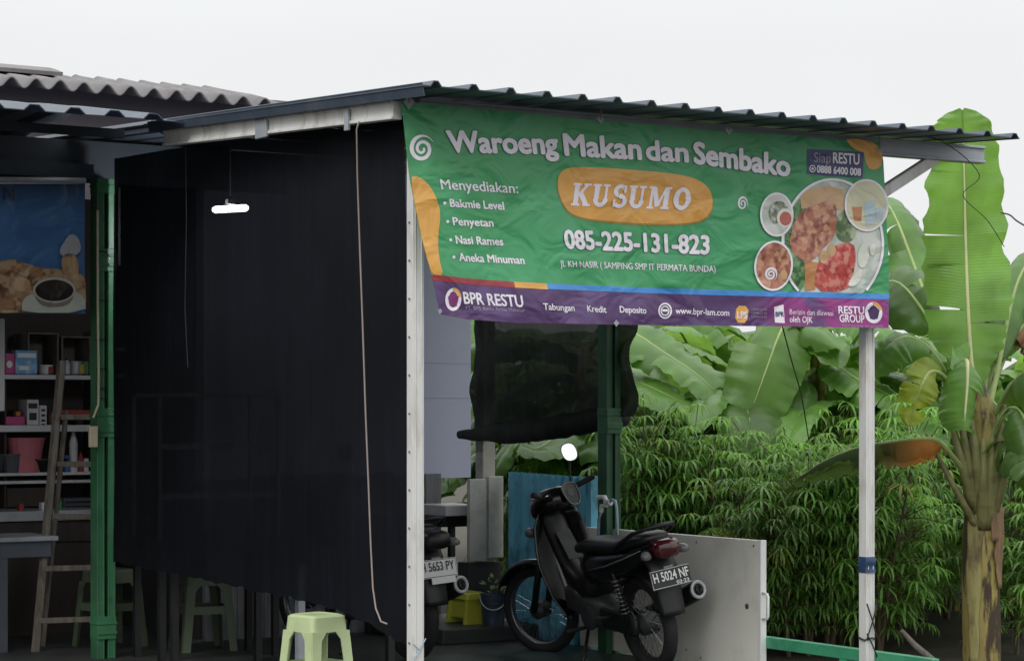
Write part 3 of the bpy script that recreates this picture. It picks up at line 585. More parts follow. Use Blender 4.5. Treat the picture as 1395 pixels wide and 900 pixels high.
def write(body, p0, p1, cap, m, layer, bold=.0, name='lettering', shear=0.0, res=3, cap2=None, spacing=1.0):
    v0, _ = text_shape(body, 0, shear, 2, spacing); x0 = min(v.x for v in v0); x1 = max(v.x for v in v0)
    vs, fs = text_shape(body, 0, shear, res, spacing); bm = bmesh.new(); em = cap/.682
    offs = [(0, 0)]+[(bold*math.cos(k*math.pi/4), bold*math.sin(k*math.pi/4)) for k in range(8)] if bold else [(0, 0)]
    for n_o, (ox, oy) in enumerate(offs):
        bv = []
        for v in vs:
            t = (v.x-x0)/(x1-x0); bx = lerp(p0[0], p1[0], t)+ox*em; by = lerp(p0[1], p1[1], t)+oy*em; h = lerp(cap, cap2 or cap, t); ux, uy = upv(bx); bv.append(bm.verts.new((bx+ux*h*v.y/.682, by+uy*h*v.y/.682, .06*n_o)))
        for f in fs:
            try: bm.faces.new([bv[i] for i in f])
            except ValueError: pass
    return shape_bm(name, bm, m, layer, 12)
def ell(cx, cy, rx, ry, n=36, clip=None, a0=0, a1=2*math.pi):
    pts = [(cx+rx*math.cos(lerp(a0, a1, i/n)), cy+ry*math.sin(lerp(a0, a1, i/n))) for i in range(n)]
    if clip: pts = [(x, min(y, clip+.026*(x-cx))) for x, y in pts]
    return pts
def ring(cx, cy, rx, ry, w_, a0=0, a1=2*math.pi, n=40):
    q = []
    for i in range(n):
        a, b_ = lerp(a0, a1, i/n), lerp(a0, a1, (i+1)/n)
        q.append([(cx+rx*math.cos(a), cy+ry*math.sin(a)), (cx+rx*math.cos(b_), cy+ry*math.sin(b_)), (cx+(rx-w_)*math.cos(b_), cy+(ry-w_)*math.sin(b_)), (cx+(rx-w_)*math.cos(a), cy+(ry-w_)*math.sin(a))])
    return q
def spiral(cx, cy, rx, ry, turns, w_, a0=0, n=60):
    q = []; 
    def pt(i, dw):
        t = i/n; a = a0+turns*2*math.pi*t; r = .12+.88*t; ww = w_*(.6+.6*t)*(1 if t < .85 else max(.15, (1-t)/.15)); return (cx+(rx*r+dw*ww)*math.cos(a), cy+(ry*r+dw*ww)*math.sin(a))
    for i in range(n): q.append([pt(i, .5), pt(i+1, .5), pt(i+1, -.5), pt(i, -.5)])
    return q
for body, p0, p1, c0, c1 in (('Waroeng', (612, 207), (760, 209.5), 28, 28), ('Makan', (770, 211), (873, 217), 28, 27.5), ('dan', (881, 217.5), (937, 220.5), 26, 26), ('Sembako', (946, 222), (1075, 240), 28, 27)):
    write(body, p0, p1, c0, B['shadow'], 1.0, .062, 'letter_outline', cap2=c1)
    write(body, p0, p1, c0, B['text'], 2.2, .036, cap2=c1)
write('Menyediakan:', (600, 258), (705, 263.5), 13.5, B['text'], 1.2, .012)
for body, p0, p1 in (('Bakmie Level', (612, 282), (686, 286)), ('Penyetan', (616, 307), (671, 309)), ('Nasi Rames', (620, 332), (684, 334.5)), ('Aneka Minuman', (624, 355.5), (712, 360))):
    write(body, p0, p1, 10.5, B['text'], 1.2, .026); shape('bullet', [ell(p0[0]-8, p0[1]-5, 2.2, 2.2, 10)], B['text'], 1.2)
pill = [(759, 246), (763, 235), (772, 229), (790, 227.5), (830, 229), (870, 232), (915, 236), (945, 242), (962, 252), (970, 266), (971, 282), (965, 295), (952, 302), (925, 305), (890, 305), (850, 303), (815, 300), (790, 296), (774, 289), (765, 275), (760, 260)]
def smooth_poly(pts, k=2):
    for _ in range(k):
        q = []
        for a, b_ in zip(pts, pts[1:]+pts[:1]): q += [(a[0]*.75+b_[0]*.25, a[1]*.75+b_[1]*.25), (a[0]*.25+b_[0]*.75, a[1]*.25+b_[1]*.75)]
        pts = q
    return pts
shape('name_pill_outline', [smooth_poly([(x+(1 if x > 860 else -.6), y+2.4) for x, y in pill])], B['olive'], .8)
shape('name_pill', [smooth_poly(pill)], B['pill'], 1.5)
# KUSUMO in slanted slab letters: strokes in a unit box, x to the right, y up
def stroke(a, b_, w_): 
    dx, dy = b_[0]-a[0], b_[1]-a[1]; l = math.hypot(dx, dy); nx, ny = -dy/l*w_/2, dx/l*w_/2
    return [(a[0]+nx, a[1]+ny), (b_[0]+nx, b_[1]+ny), (b_[0]-nx, b_[1]-ny), (a[0]-nx, a[1]-ny)]
def arcs(cx, cy, rx, ry, w_, a0, a1, n=14, w2=None):
    q = []
    for i in range(n):
        def pt(t, s): a = R(lerp(a0, a1, t)); ww = w_*(abs(math.cos(a))*.75+.35); return (cx+(rx+s*ww/2)*math.cos(a), cy+(ry+s*w_*.4)*math.sin(a))
        q.append([pt(i/n, 1), pt((i+1)/n, 1), pt((i+1)/n, -1), pt(i/n, -1)])
    return q
def rect(x0, y0, x1, y1): return [(x0, y0), (x1, y0), (x1, y1), (x0, y1)]
GL = {
 'K': (1.0, [rect(.12, .07, .38, .93), rect(.02, 0, .48, .10), rect(.02, .90, .48, 1), stroke((.36, .45), (.80, .95), .13), stroke((.45, .58), (.82, .06), .25), rect(.60, .90, 1.0, 1), rect(.62, 0, 1.04, .10)]),
 'U': (.96, [rect(.10, .34, .36, .93), rect(.0, .90, .46, 1), rect(.66, .34, .80, .93), rect(.55, .90, .92, 1)]+arcs(.45, .34, .26, .27, .24, 180, 360)),
 'S': (.80, arcs(.42, .72, .25, .22, .22, 20, 255)+arcs(.42, .28, .27, .23, .22, -150, 80)+[stroke((.36, .54), (.52, .44), .20), rect(.60, .66, .72, .98), rect(.06, .02, .18, .34)]),
 'M': (1.22, [rect(.12, .08, .26, .93), rect(0, 0, .36, .10), rect(0, .90, .32, 1), stroke((.28, .95), (.56, .12), .24), stroke((.56, .12), (.90, .95), .11), rect(.84, .08, 1.10, .93), rect(.74, 0, 1.2, .10), rect(.86, .90, 1.2, 1)]),
 'O': (.98, arcs(.48, .5, .32, .42, .26, 0, 360, 26)),
}
x = 0; strokes = []
for ch in 'KUSUMO':
    wd, ps = GL[ch]; strokes.append((x, ps)); x += wd+.10
tot = x-.10
k = 0
for x0, ps in strokes:
    qs = []
    for p in ps:
        q = []
        for (a, b_) in p:
            t = (x0+a+.16*(b_-.1))/(tot+.16); q.append((lerp(777, 944, t), lerp(280, 286.5, t)-b_*lerp(31, 30, t)))
        qs.append(q)
    for j, q in enumerate([qs]):
        bm = bmesh.new()
        for i, pts in enumerate(q):
            vs = [bm.verts.new((a, b_, .1*i)) for a, b_ in pts]
            try: bm.faces.new(vs)
            except ValueError: pass
        shape_bm('lettering', bm, B['text'], 2.2, 12)
write('085-225-131-823', (769, 338), (968, 345.5), 24, B['shadow'], 1.0, .055, 'letter_outline')
write('085-225-131-823', (769, 338), (968, 345.5), 24, B['text'], 2.2, .034)
write('JL KH NASIR ( SAMPING SMP IT PERMATA BUNDA)', (761, 363.5), (978, 370.5), 8.5, B['text'], 1.2, .012)
shape('spiral', spiral(574, 203, 17, 19, 2.0, 5.2, R(-30)), B['text'], 1.2)
shape('spiral', spiral(1011.5, 277.5, 7, 10, 1.9, 2.6, R(60)), B['text'], 1.2)
shape('orange_blob', [smooth_poly([(557.5, 241), (568, 240), (580, 248), (592, 266), (599, 292), (594.5, 322), (595, 350), (602, 378), (586, 376), (577, 345), (566, 290)], 1)], B['orange'], .9)
shape('orange_patch', [smooth_poly([(1150, 186), (1201, 196), (1202, 224), (1192, 232), (1180, 229), (1176, 208), (1160, 203)], 1)], B['orange'], .5)
shape('contact_box', [[(1099, 203), (1176, 207.5), (1174, 243), (1099, 237.5)]], B['navy'], 1.0)
write('Siap', (1108, 221), (1131, 222), 13, B['faint'], 1.8, 0.0)
write('RESTU', (1134, 222), (1169, 224.5), 14, B['text'], 1.8, .02)
write('0888 6400 008', (1112, 235), (1171, 239.5), 9.5, B['text'], 1.8, .03)
shape('phone_mark', ring(1106, 230, 4.4, 5.0, 1.3, n=18)+[ell(1106, 230, 1.8, 2, 8)], B['text'], 1.8)
# food pictures
FC = (1132, 331)
shape('food_picture', [ell(FC[0], FC[1], 67, 86, 48, clip=398.5)], B['plate'], .8)
shape('food_picture', [smooth_poly([(1068, 330), (1074, 290), (1094, 264), (1100, 300), (1092, 345), (1098, 372), (1094, 396.5), (1084, 395.5), (1071, 362)], 1)], B['leafgreen'], 1.2)
shape('food_picture', [[(1090, 262), (1122, 253), (1124, 282), (1091, 284)], [(1123, 253.5), (1149, 258), (1148, 288), (1125, 281)]], B['tofu'], 1.6)
shape('food_picture', [smooth_poly([(1140, 290), (1160, 280), (1166, 310), (1160, 330), (1142, 330), (1134, 310)], 2)], B['cucumber'], 1.9)
shape('food_picture', [smooth_poly([(1082, 300), (1092, 286), (1112, 278), (1130, 272), (1138, 280), (1138, 306), (1134, 326), (1122, 336), (1112, 350), (1102, 356), (1092, 354), (1080, 346), (1074, 330)], 1)], B['meat'], 2.2)
shape('food_picture', [[(1095, 354), (1114, 358), (1110, 394), (1097, 396)]], B['tempe'], 2.4)
shape('food_picture', [smooth_poly([(1112, 360), (1122, 345), (1140, 332), (1160, 330), (1164, 350), (1160, 376), (1152, 397.5), (1108, 396.5)], 1)], B['sambal'], 2.7)
shape('food_picture', [smooth_poly(p, 2) for p in ([(1166, 340), (1174, 330), (1182, 345), (1176, 366), (1166, 364)], [(1180, 336), (1188, 330), (1190, 345), (1183, 350)], [(1152, 388), (1162, 372), (1172, 364), (1172, 380), (1160, 392)])], B['egg'], 3.0)
shape('food_picture', [ell(1121, 350, 6.5, 9, 16), ell(1131.5, 341, 5.5, 9, 16)], B['tofu'], 3.3)
shape('picture_ring', ring(*FC, 68.5, 88, 3.4, R(170), R(298), 40), B['text'], 3.4)
shape('picture_ring', ring(*FC, 68.5, 88, 3.2, R(-18), R(48), 24), B['text'], 3.4)
shape('picture_ring', ring(*FC, 68.5, 88, 3.2, R(131), R(150), 10), B['text'], 3.4)
for (cx, cy, rx, ry, m) in ((1057, 292.5, 21, 28.5, 'plate'), (1054, 362, 24, 32.5, 'meat'), (1177.5, 280, 28, 34, 'drink')):
    shape('food_picture', [ell(cx, cy, rx, ry, 36)], B[m], 3.8); shape('picture_ring', ring(cx, cy, rx+1.6, ry+1.6, 2.6), B['text'], 4.2)
shape('food_picture', [smooth_poly([(1044, 290), (1052, 275), (1066, 274), (1074, 284), (1064, 300), (1052, 308)], 2)], B['greydish'], 4.2)
shape('food_picture', [ell(1068, 297, 11, 13, 20)], B['egg'], 4.6); shape('food_picture', [ell(1068.5, 298, 8, 9.5, 20)], B['chilli'], 5.0)
shape('food_picture', [smooth_poly([(1062, 370), (1070, 366), (1074, 378), (1066, 384)], 2)], B['tofu'], 4.4)
shape('spiral', spiral(1050.5, 373.5, 8.5, 9.5, 2.1, 3.2, R(20)), B['text'], 4.6)
shape('food_picture', [[(1158, 282), (1172, 282), (1170, 302), (1160, 301)]], B['tea'], 4.3)
shape('food_picture', [[(1174, 276), (1190, 272), (1188, 306), (1176, 308)], [(1190, 284), (1202, 282), (1198, 302), (1190, 302)]], B['icedrink'], 4.4)
# footer logos and lettering
def logo(cx, cy, rx, ry):
    shape('logo_ring', ring(cx, cy, rx, ry, rx*.42, n=30), B['text'], 1.6)
    shape('logo_ring', ring(cx, cy, rx+.3, ry+.3, rx*.36, R(-95), R(-15), 10), B['orange'], 2.1)
    pent = [(cx+rx*.72*math.cos(R(a)), cy+ry*.72*math.sin(R(a))) for a in (-90, -18, 54, 126, 198)]; shape('logo_pentagon', [pent], B['purple2'], 2.0)
logo(615.5, 408, 11, 15.5); logo(1186.5, 426, 11.5, 14.5)
write('BPR RESTU', (631, 413.5), (708, 418.5), 15.5, B['text'], 1.6, .02)
write('PT. BPR Restu Artha Makmur', (633, 421.5), (710, 425.5), 5, B['faint'], 1.6, .0)
write('Tabungan', (735, 422), (779, 424), 8.5, B['text'], 1.6, .02)
write('Kredit', (798, 424.5), (825, 426), 8.5, B['text'], 1.6, .02)
write('Deposito', (844, 425.5), (881, 427), 8.5, B['text'], 1.6, .02)
shape('web_mark', ring(909, 423, 10, 11, 2.2, n=28)+ring(909, 423, 6.5, 7, 1.6, n=20)+[rect(905, 421, 913, 424)], B['text'], 1.6)
write('www.bpr-lam.com', (924, 427), (998, 430), 8.5, B['text'], 1.6, .01)
shape('hexagon_mark', [[(1007, 421), (1011, 416), (1020, 416.5), (1024, 422), (1023, 434), (1019, 439.5), (1010, 439), (1006.5, 433)]], B['orange'], 1.4)
write('LPS', (1009, 433), (1022, 433.5), 9, B['text'], 1.9, .03)
for y in (422.5, 427.5, 432.5): write('LEMBAGA PENJAMIN'[0:8+int(y) % 5], (1028, y), (1048, y+.7), 3.2, B['faint'], 1.5)
shape('card_mark', [[(1057, 418), (1069, 414.5), (1071, 440), (1058.5, 439)]], B['text'], 1.4); write('BPR', (1059, 431), (1069.5, 431), 6.5, B['navy'], 1.9, .02)
write('Berizin dan diawasi', (1077, 428), (1134, 430), 7, B['text'], 1.6, .0); write('oleh OJK', (1077, 438.5), (1107, 439.5), 8, B['text'], 1.6, .015)
write('RESTU', (1141, 427), (1174, 428), 10, B['text'], 1.6, .02); write('GROUP', (1142, 438.5), (1174, 439.5), 10, B['text'], 1.6, .02)
write('Your partner for growth', (1144, 445), (1198, 446.5), 4, B['faint'], 1.6)
for (x, y, r) in ((556, 140, 8), (817, 163, 5), (992, 178, 5), (597, 424, 3.5), (838, 440, 4), (1197, 204, 4)):
    b = MB(); b.poly([bm_(x-r, y, 3), bm_(x, y-r*1.2, 3), bm_(x+r, y, 3), bm_(x, y+r*1.2, 3)]); b.build('eyelet_patch', M['galvgrey'], banner)
for (x, y) in ((556, 140), (817, 163), (992, 178), (1197, 204)): b = MB(); b.tube([bm_(x, y, 4), bm_(x+1, y-20, 2), S(*uvz(bm_(x+1, y-20))[:2], 2.985)], .003, 6); b.build('tie_string', M['cord'], banner)

# ================================================================== THE LEFT FOOD STALL
def ubox(b, x0, x1, y0, y1, v, depth):                                 # box whose front face, at depth v, spans these photo columns and rows
    ym = (y0+y1)/2; u0 = uvz(on_v(x0, ym, v))[0]; u1 = uvz(on_v(x1, ym, v))[0]; xm = (x0+x1)/2
    z1 = on_v(xm, y0, v).z; z0 = on_v(xm, y1, v).z; b.sbox(u0, u1, v, v+depth, z0, z1); return u0, u1, z0, z1
def q_uz(v, px, py): u, _, z = uvz(on_v(px, py, v)); return u, z
PV = 3.80
poster = thing('poster', 'blue cafe banner with coffee cup and snacks above the left stall', 'banner', on_v(50, 427, PV), TH)
def poly_v(name, pts, m, layer, v=PV, parent=poster): 
    b = MB(); b.poly([on_v(x, y, v-.003*layer-.001) for x, y in pts]); return b.build(name, m, parent)
def poster_mat(name, col, **k): return banner_mat(name, col, **k)
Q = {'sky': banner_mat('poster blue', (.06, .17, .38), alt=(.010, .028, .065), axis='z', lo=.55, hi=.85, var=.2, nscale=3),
     'snack': banner_mat('poster print of snacks', (.30, .17, .085), blotch=[(.13, .06, .03), (.42, .29, .18)], bsc=15), 'saucer': banner_mat('poster print of saucer', (.42, .45, .40)),
     'coffee': banner_mat('poster print of coffee', (.02, .012, .010)), 'cupside': banner_mat('poster print of cup', (.20, .17, .15)), 'dark': banner_mat('poster letter', (.008, .012, .03)), 'bread': banner_mat('poster print of bread', (.40, .26, .14), var=.3), 'pale': banner_mat('poster print of flowers', (.40, .42, .45), var=.3)}
b = MB()
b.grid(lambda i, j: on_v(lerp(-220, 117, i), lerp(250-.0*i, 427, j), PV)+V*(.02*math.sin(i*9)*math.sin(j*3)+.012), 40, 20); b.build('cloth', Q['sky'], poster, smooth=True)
poly_v('snack_print', smooth_poly([(-220, 360), (-60, 352), (0, 357), (14, 352), (40, 360), (60, 366), (84, 366), (100, 375), (117, 372), (117, 426), (-220, 426)], 1), Q['snack'], 8)
poly_v('snack_print', smooth_poly([(82, 356), (90, 344), (104, 346), (108, 370), (106, 384), (90, 380)], 1), Q['bread'], 9)
poly_v('flower_print', smooth_poly([(80, 342), (88, 328), (96, 318), (106, 322), (112, 340), (100, 350), (86, 350)], 1), Q['pale'], 9)
poly_v('snack_print', smooth_poly([(12, 382), (30, 376), (44, 384), (38, 398), (20, 396)], 2), Q['bread'], 9)
poly_v('saucer_print', smooth_poly([(29, 414), (36, 402), (60, 398), (100, 396), (116, 404), (117, 426), (31, 426)], 1), Q['saucer'], 10)
poly_v('cup_print', smooth_poly([(45, 396), (102, 392), (98, 412), (84, 418), (60, 418), (50, 410)], 1), Q['cupside'], 11)
poly_v('cup_print', ell(74, 395, 29, 17.5, 30), Q['saucer'], 12); poly_v('cup_print', ell(74, 395.5, 26, 14.5, 30), Q['coffee'], 13)
vs, fs = text_shape('N', .02); bb = MB(); bb.add([on_v(3+v.x*24, 272+v.x*.6-v.y*25, PV-.03) for v in vs], fs); bb.build('lettering', Q['dark'], poster)
rail_ = MB(); rail_.tube([on_v(-220, 243, PV-.02), on_v(116, 246, PV-.02)], .018, 8); rail_.build('hanging_rod', M['galvgrey'], poster)
SV = 5.9
shelf = thing('shelf_unit', 'open shelves crowded with goods at the back of the left stall', 'shelf', on_v(60, 720, SV), TH)
for y0, y1 in ((510, 516), (579, 588), (644, 648), (655, 659)):
    b = MB(); ubox(b, -120, 138, y0, y1, SV-.05, .42); b.build('shelf_board', M['whitep'], shelf, bevel=.002)
b = MB()
for x in (-118, 6, 139): ubox(b, x, x+3, 450, 735, SV, .36)
ubox(b, -118, 140, 450, 735, SV+.365, .012); b.build('shelf_frame', M['dkwood'], shelf)
for x0, x1, y0 in ((38, 80, 453), (84, 124, 458), (-40, -2, 455)):
    b = MB()
    ubox(b, x0, x0+2, y0, 509, SV, .3); ubox(b, x1-2, x1, y0, 509, SV, .3); ubox(b, x0+2, x1-2, y0, y0+2, SV, .3); ubox(b, x0+2, x1-2, y0+2, 509, SV+.29, .01); b.build('cubby', M['wood'], shelf)
def item(name, label, cat, m, x0, x1, y0, y1, depth=.18, v=SV-.02, bevel=.006, group='goods on the stall shelves'):
    b = MB(); u0, u1, z0, z1 = ubox(b, x0, x1, y0, y1, v, depth); loc = S((u0+u1)/2, v+depth/2, z0)
    t = thing(name, label, cat, loc, TH, group); b.build('body', m, t, bevel=bevel); return t
t = item('carton', 'blue and white printed carton on the upper stall shelf', 'box', M['cyanbox'], 21, 51, 477, 509.5)
b = MB(); ubox(b, 24, 49, 481, 487, SV-.024, .002); ubox(b, 26, 40, 498, 504, SV-.024, .002); b.build('print', M['white'], t)
t = item('carton', 'magenta carton beside the blue carton on the upper shelf', 'box', M['magenta'], 7, 20.5, 481, 509.5)
b = MB(); b.poly([on_v(x, y, SV-.024) for x, y in ell(13, 496, 4, 5, 14)]); b.build('print', M['white'], t)
def jar(name, label, cat, m, px, y0, y1, r0, r1, v=SV+.08, extra=None):
    c = on_v(px, y1, v); h = on_v(px, y0, v).z-c.z; t = thing(name, label, cat, c, TH, 'goods on the stall shelves')
    b = MB(); b.lathe([(r0*.96, 0), (r0, .01), (r1, h-.012), (r1*1.06, h-.01), (r1*1.06, h), (r1*.94, h), (r0*.9, .02)], c, Z, 20, cap=True); b.build('body', m, t, smooth=False); return t
jar('bucket', 'pink plastic bucket on the lower stall shelf', 'bucket', M['pinkp'], 34, 596, 643.5, .10, .135)
jar('basin', 'wide black basin next to the pink bucket', 'basin', M['black'], 62, 624, 643.5, .08, .15)
jar('tub', 'dull grey tub left of the pink bucket on the shelf', 'tub', M['greyb'], 14, 618, 643.5, .08, .10)
jar('jar', 'small pale jar on the top shelf under the cubbies', 'jar', M['whitep'], 62, 497, 509.5, .05, .05)
jar('jar', 'glass jar by the green post on the upper shelf', 'jar', M['galvgrey'], 103, 492, 509.5, .05, .05)
t = item('sealer', 'white kitchen appliance with dark slots on the middle shelf', 'appliance', M['whitep'], 37, 53, 544, 578.5)
b = MB(); ubox(b, 39, 51, 549, 556, SV-.024, .003); ubox(b, 40, 50, 562, 572, SV-.024, .003); b.build('slot', M['black'], t)
t = item('power_strip', 'white power strip with four sockets standing on the middle shelf', 'socket', M['whitep'], 54.5, 64, 552, 581, .05, v=SV-.04)
b = MB()
for y in (557, 564, 571, 577): ubox(b, 56.5, 61.5, y, y+3, SV-.044, .003)
b.build('socket', M['black'], t)
item('folded_cloth', 'faded red folded cloth on the middle shelf', 'cloth', M['magenta'], 8, 34, 567, 578.5)
item('tray', 'red plastic tray right of the ladder behind the green post', 'tray', M['redp'], 84, 128, 558, 568, .25)
cl_rnd = random.Random(4)
CLM = {'red': mat('red packet', (.28, .03, .03)), 'yellow': mat('yellow packet', (.42, .33, .05)), 'white': M['whitep'], 'blue': mat('blue packet', (.04, .12, .32)), 'green': mat('green packet', (.05, .22, .08)), 'brown': mat('brown bottle', (.07, .035, .02), .25), 'orange': mat('orange packet', (.42, .16, .03))}
clut = [('bottle', 'brown', 12, 500, 509.5), ('packet', 'red', 70, 499, 509.5), ('bottle', 'white', 91, 488, 509.5), ('packet', 'yellow', 112, 496, 509.5), ('packet', 'green', 118, 492, 509.5), ('bottle', 'brown', 68, 557, 578.5), ('packet', 'white', 74, 562, 578.5), ('packet', 'orange', 25, 560, 567), ('bottle', 'white', 100, 578, 643.5), ('packet', 'blue', 92, 620, 643.5), ('bottle', 'red', 110, 615, 643.5), ('packet', 'white', 118, 624, 643.5), ('packet', 'brown', 78, 628, 643.5), ('packet', 'yellow', 51, 633, 643.5), ('bottle', 'green', 80, 674, 697), ('packet', 'white', 60, 684, 697), ('packet', 'red', 30, 686, 697)]
for kind, c_, px, y0, y1 in clut:
    row = {509.5: 'top shelf', 578.5: 'middle shelf', 643.5: 'lower shelf', 697: 'counter', 567: 'folded cloth'}[y1]; lab_ = 'small %s %s standing on the %s of the stall' % (c_, kind, row)
    if kind == 'packet': item('packet', lab_, 'packet', CLM[c_], px-3.2, px+3.2, y0, y1, .06, v=SV+.02 if y1 != 697 else SV-.35)
    else:
        vv_ = SV+.05 if y1 != 697 else SV-.3; c = on_v(px, y1, vv_); h = on_v(px, y0, vv_).z-c.z; t = thing('bottle', lab_, 'bottle', c, TH, 'goods on the stall shelves'); rr_ = min(.03, h*.22)
        b = MB(); b.lathe([(rr_*.9, 0), (rr_, .005), (rr_, h*.62), (rr_*.45, h*.8), (rr_*.4, h*.9)], c, Z, 14); b.build('glass', CLM[c_], t, smooth=False); b = MB(); b.lathe([(rr_*.5, h*.9), (rr_*.5, h)], c, Z, 12); b.build('cap', M['black'], t)
t = item('basket', 'dark grey slotted basket on the counter behind the ladder', 'basket', M['greyb'], 87, 128, 678, 700, .22)
b = MB(); 
for y in (682, 688, 694): ubox(b, 89, 126, y, y+2.5, SV-.026, .004)
b.build('slat', M['black'], t)
item('carton', 'dull brown carton at the bottom of the stall shelves', 'box', M['dkwood'], 10, 70, 664, 690, .2)
t = thing('counter', 'grey topped counter below the stall shelves', 'counter', on_v(40, 800, SV-.4), TH)
b = MB(); ubox(b, -160, 145, 697, 711, SV-.45, .5); b.build('top', M['galvgrey'], t, bevel=.006); b = MB(); u0, u1, z0, z1 = ubox(b, -160, 145, 712, 740, SV-.42, .45); b.sbox(u0, u1, SV-.4, SV, 0, z0); b.build('cabinet', M['dkwood'], t)
b = MB(); fr = thing('refrigerator', 'grey white refrigerator at the left edge of the stall', 'refrigerator', on_v(-60, 735, 4.6), TH)
b.sbox(uvz(on_v(-150, 600, 4.6))[0], uvz(on_v(9, 600, 4.6))[0], 4.6, 5.2, .02, uvz(on_v(0, 735, 4.6))[2]); b.build('cabinet', M['whitep'], fr, bevel=.012)
b = MB(); ubox(b, -148, 7, 432, 560, 4.572, .026); b.build('door', M['whitep'], fr, bevel=.008)
tb = thing('table', 'pale topped table at the lower left of the stall', 'table', S(-.9, 4.75), TH)
TZ = on_v(40, 733, 4.5).z
b = MB(); u1_ = uvz(on_v(80, 733, 4.5))[0]; b.sbox(u1_-1.4, u1_, 4.5, 5.0, TZ-.02, TZ+.01); b.build('top', M['galvgrey'], tb, bevel=.005)
b = MB(); b.sbox(u1_-1.36, u1_-.04, 4.53, 4.97, TZ-.12, TZ-.021); b.build('apron', M['greyb'], tb)
for u in (u1_-1.33, u1_-.07-.28):
    for v in (4.56, 4.94): b = MB(); b.sbox(u-.025, u+.025, v-.025, v+.025, 0, TZ-.12); b.build('leg', M['greyb'], tb)
# ladder
LY = 14.25
lad = thing('ladder', 'rough wooden ladder leaning in front of the stall shelves', 'ladder', P(55, 900, LY), 0)
def pole(x0, y0, x1, y1, w_, ya=0.0, yb=.45): 
    b = MB(); b.tube([lerp(P(x0, y0, LY+ya), P(x1, y1, LY+yb), k/6)+Vector((.006*nz(k, x0), 0, 0)) for k in range(7)], [w_*(1+.12*nz(k*1.7, x0)) for k in range(7)], 6); return b.build('rail', M['wood'], lad)
pole(47, 905, 84, 492, .030); pole(57, 893, 90, 560, .018, .35, .5); pole(152, 902, 128, 500, .028, -.0, .45)
for (x0, x1, y0, y1, d) in ((62, 146, 774, 772, .13), (55, 149, 845, 842, .06), (72, 141, 703, 704, .22), (78, 136, 632, 632, .30), (83, 130, 568, 568, .37)):
    b = MB(); b.beam(P(x0, y0, LY+d-.04), P(x1, y1, LY+d-.04), .03, .035); b.build('rung', M['wood'], lad, bevel=.004)

# ================================================================== STOOLS, TABLES UNDER THE NET
def make_stool(name, label, m, loc, rz, h=.50, top=.13, foot=.185):
    t = thing(name, label, 'stool', loc, rz, 'plastic stools')
    hf = lambda z: lerp(foot, top, z/h)
    b = MB(); b.loft([(0, 0, h-.085, hf(h-.085), hf(h-.085), 9), (0, 0, h-.012, top, top, 9), (0, 0, h-.003, top-.010, top-.010, 7), (0, 0, h, top-.02, top-.02, 6), (0, 0, h-.006, top-.035, top-.035, 6)], 48, ax='z'); b.build('seat', m, t, local=True)
    for sx in (-1, 1):
        for sy in (-1, 1):
            b = MB(); n = 10; z1 = h-.08
            for ax in (0, 1):
                for k in range(n):
                    za, zb = lerp(0, z1, k/n), lerp(0, z1, (k+1)/n)
                    def wd(z): q = z/z1; return lerp(.045, .058, q)+.03*max(0, (q-.9)/.1)**2
                    pts = []
                    for z, s in ((za, 0), (za, 1), (zb, 1), (zb, 0)):
                        a = hf(z)-s*wd(z); c = hf(z); pts.append((sx*a, sy*c, z) if ax == 0 else (sx*c, sy*a, z))
                    b.add(pts, [(0, 1, 2, 3)])
            b.build('leg', m, t, local=True, solid=.007)
    b = MB(); z0, z1 = .235, .285
    for sgn in (-1, 1):
        a = hf(z0)-.004; c = hf(z1)-.004
        b.add([(-a, sgn*a, z0), (a, sgn*a, z0), (c, sgn*c, z1), (-c, sgn*c, z1)], [(0, 1, 2, 3)]); b.add([(sgn*a, -a, z0), (sgn*a, a, z0), (sgn*c, c, z1), (sgn*c, -c, z1)], [(0, 1, 2, 3)])
    b.build('stretcher', m, t, local=True, solid=.006)
    return t
def ground_at(px, Y): p = P(px, 560, Y); return Vector((p.x, p.y, 0))
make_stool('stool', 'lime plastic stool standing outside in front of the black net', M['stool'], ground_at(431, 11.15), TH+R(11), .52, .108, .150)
make_stool('stool', 'shadowed green stool behind the slotted green post', M['stoolshade'], ground_at(150, 14.6), TH+R(10), .50, .135, .175)
make_stool('stool', 'shadowed pale stool under the net near a table leg', M['stoolshade'], ground_at(276, 14.4), TH-R(8), .50, .135, .175)
t = thing('table', 'dark dining table with grey legs behind the black net', 'table', S(.75, 2.4), TH)
b = MB(); b.sbox(.15, .78, 1.55, 3.3, .71, .74); b.build('top', M['dkwood'], t, bevel=.004)
for u in (.19, .74):
    for v in (1.6, 3.25): b = MB(); b.sbox(u-.02, u+.02, v-.02, v+.02, 0, .71); b.build('leg', M['black' if (u, v) != (.19, 1.6) else 'galvgrey'], t)
t = thing('display_case', 'open framed food display case on dark legs behind the net', 'cabinet', S(.58, 3.65, 0), TH)
b = MB()
for u in (.18, .98):
    for v in (3.45, 3.85): b.sbox(u-.012, u+.012, v-.012, v+.012, .745, 1.62)
for z in (1.0, 1.3, 1.62):
    for v in (3.45, 3.85): b.sbox(.192, .968, v-.012, v+.012, z-.012, z+.012)
b.build('frame', M['alu'], t); b = MB(); b.sbox(.17, .99, 3.43, 3.87, .70, .743); b.build('base_board', M['dkwood'], t)
for u in (.2, .96):
    for v in (3.46, 3.84): b = MB(); b.sbox(u-.02, u+.02, v-.02, v+.02, 0, .699); b.build('leg', M['black'], t)
for z in (1.02, 1.32): b = MB(); b.sbox(.19, .97, 3.46, 3.84, z-.006, z); b.build('shelf', M['galvgrey'], t)
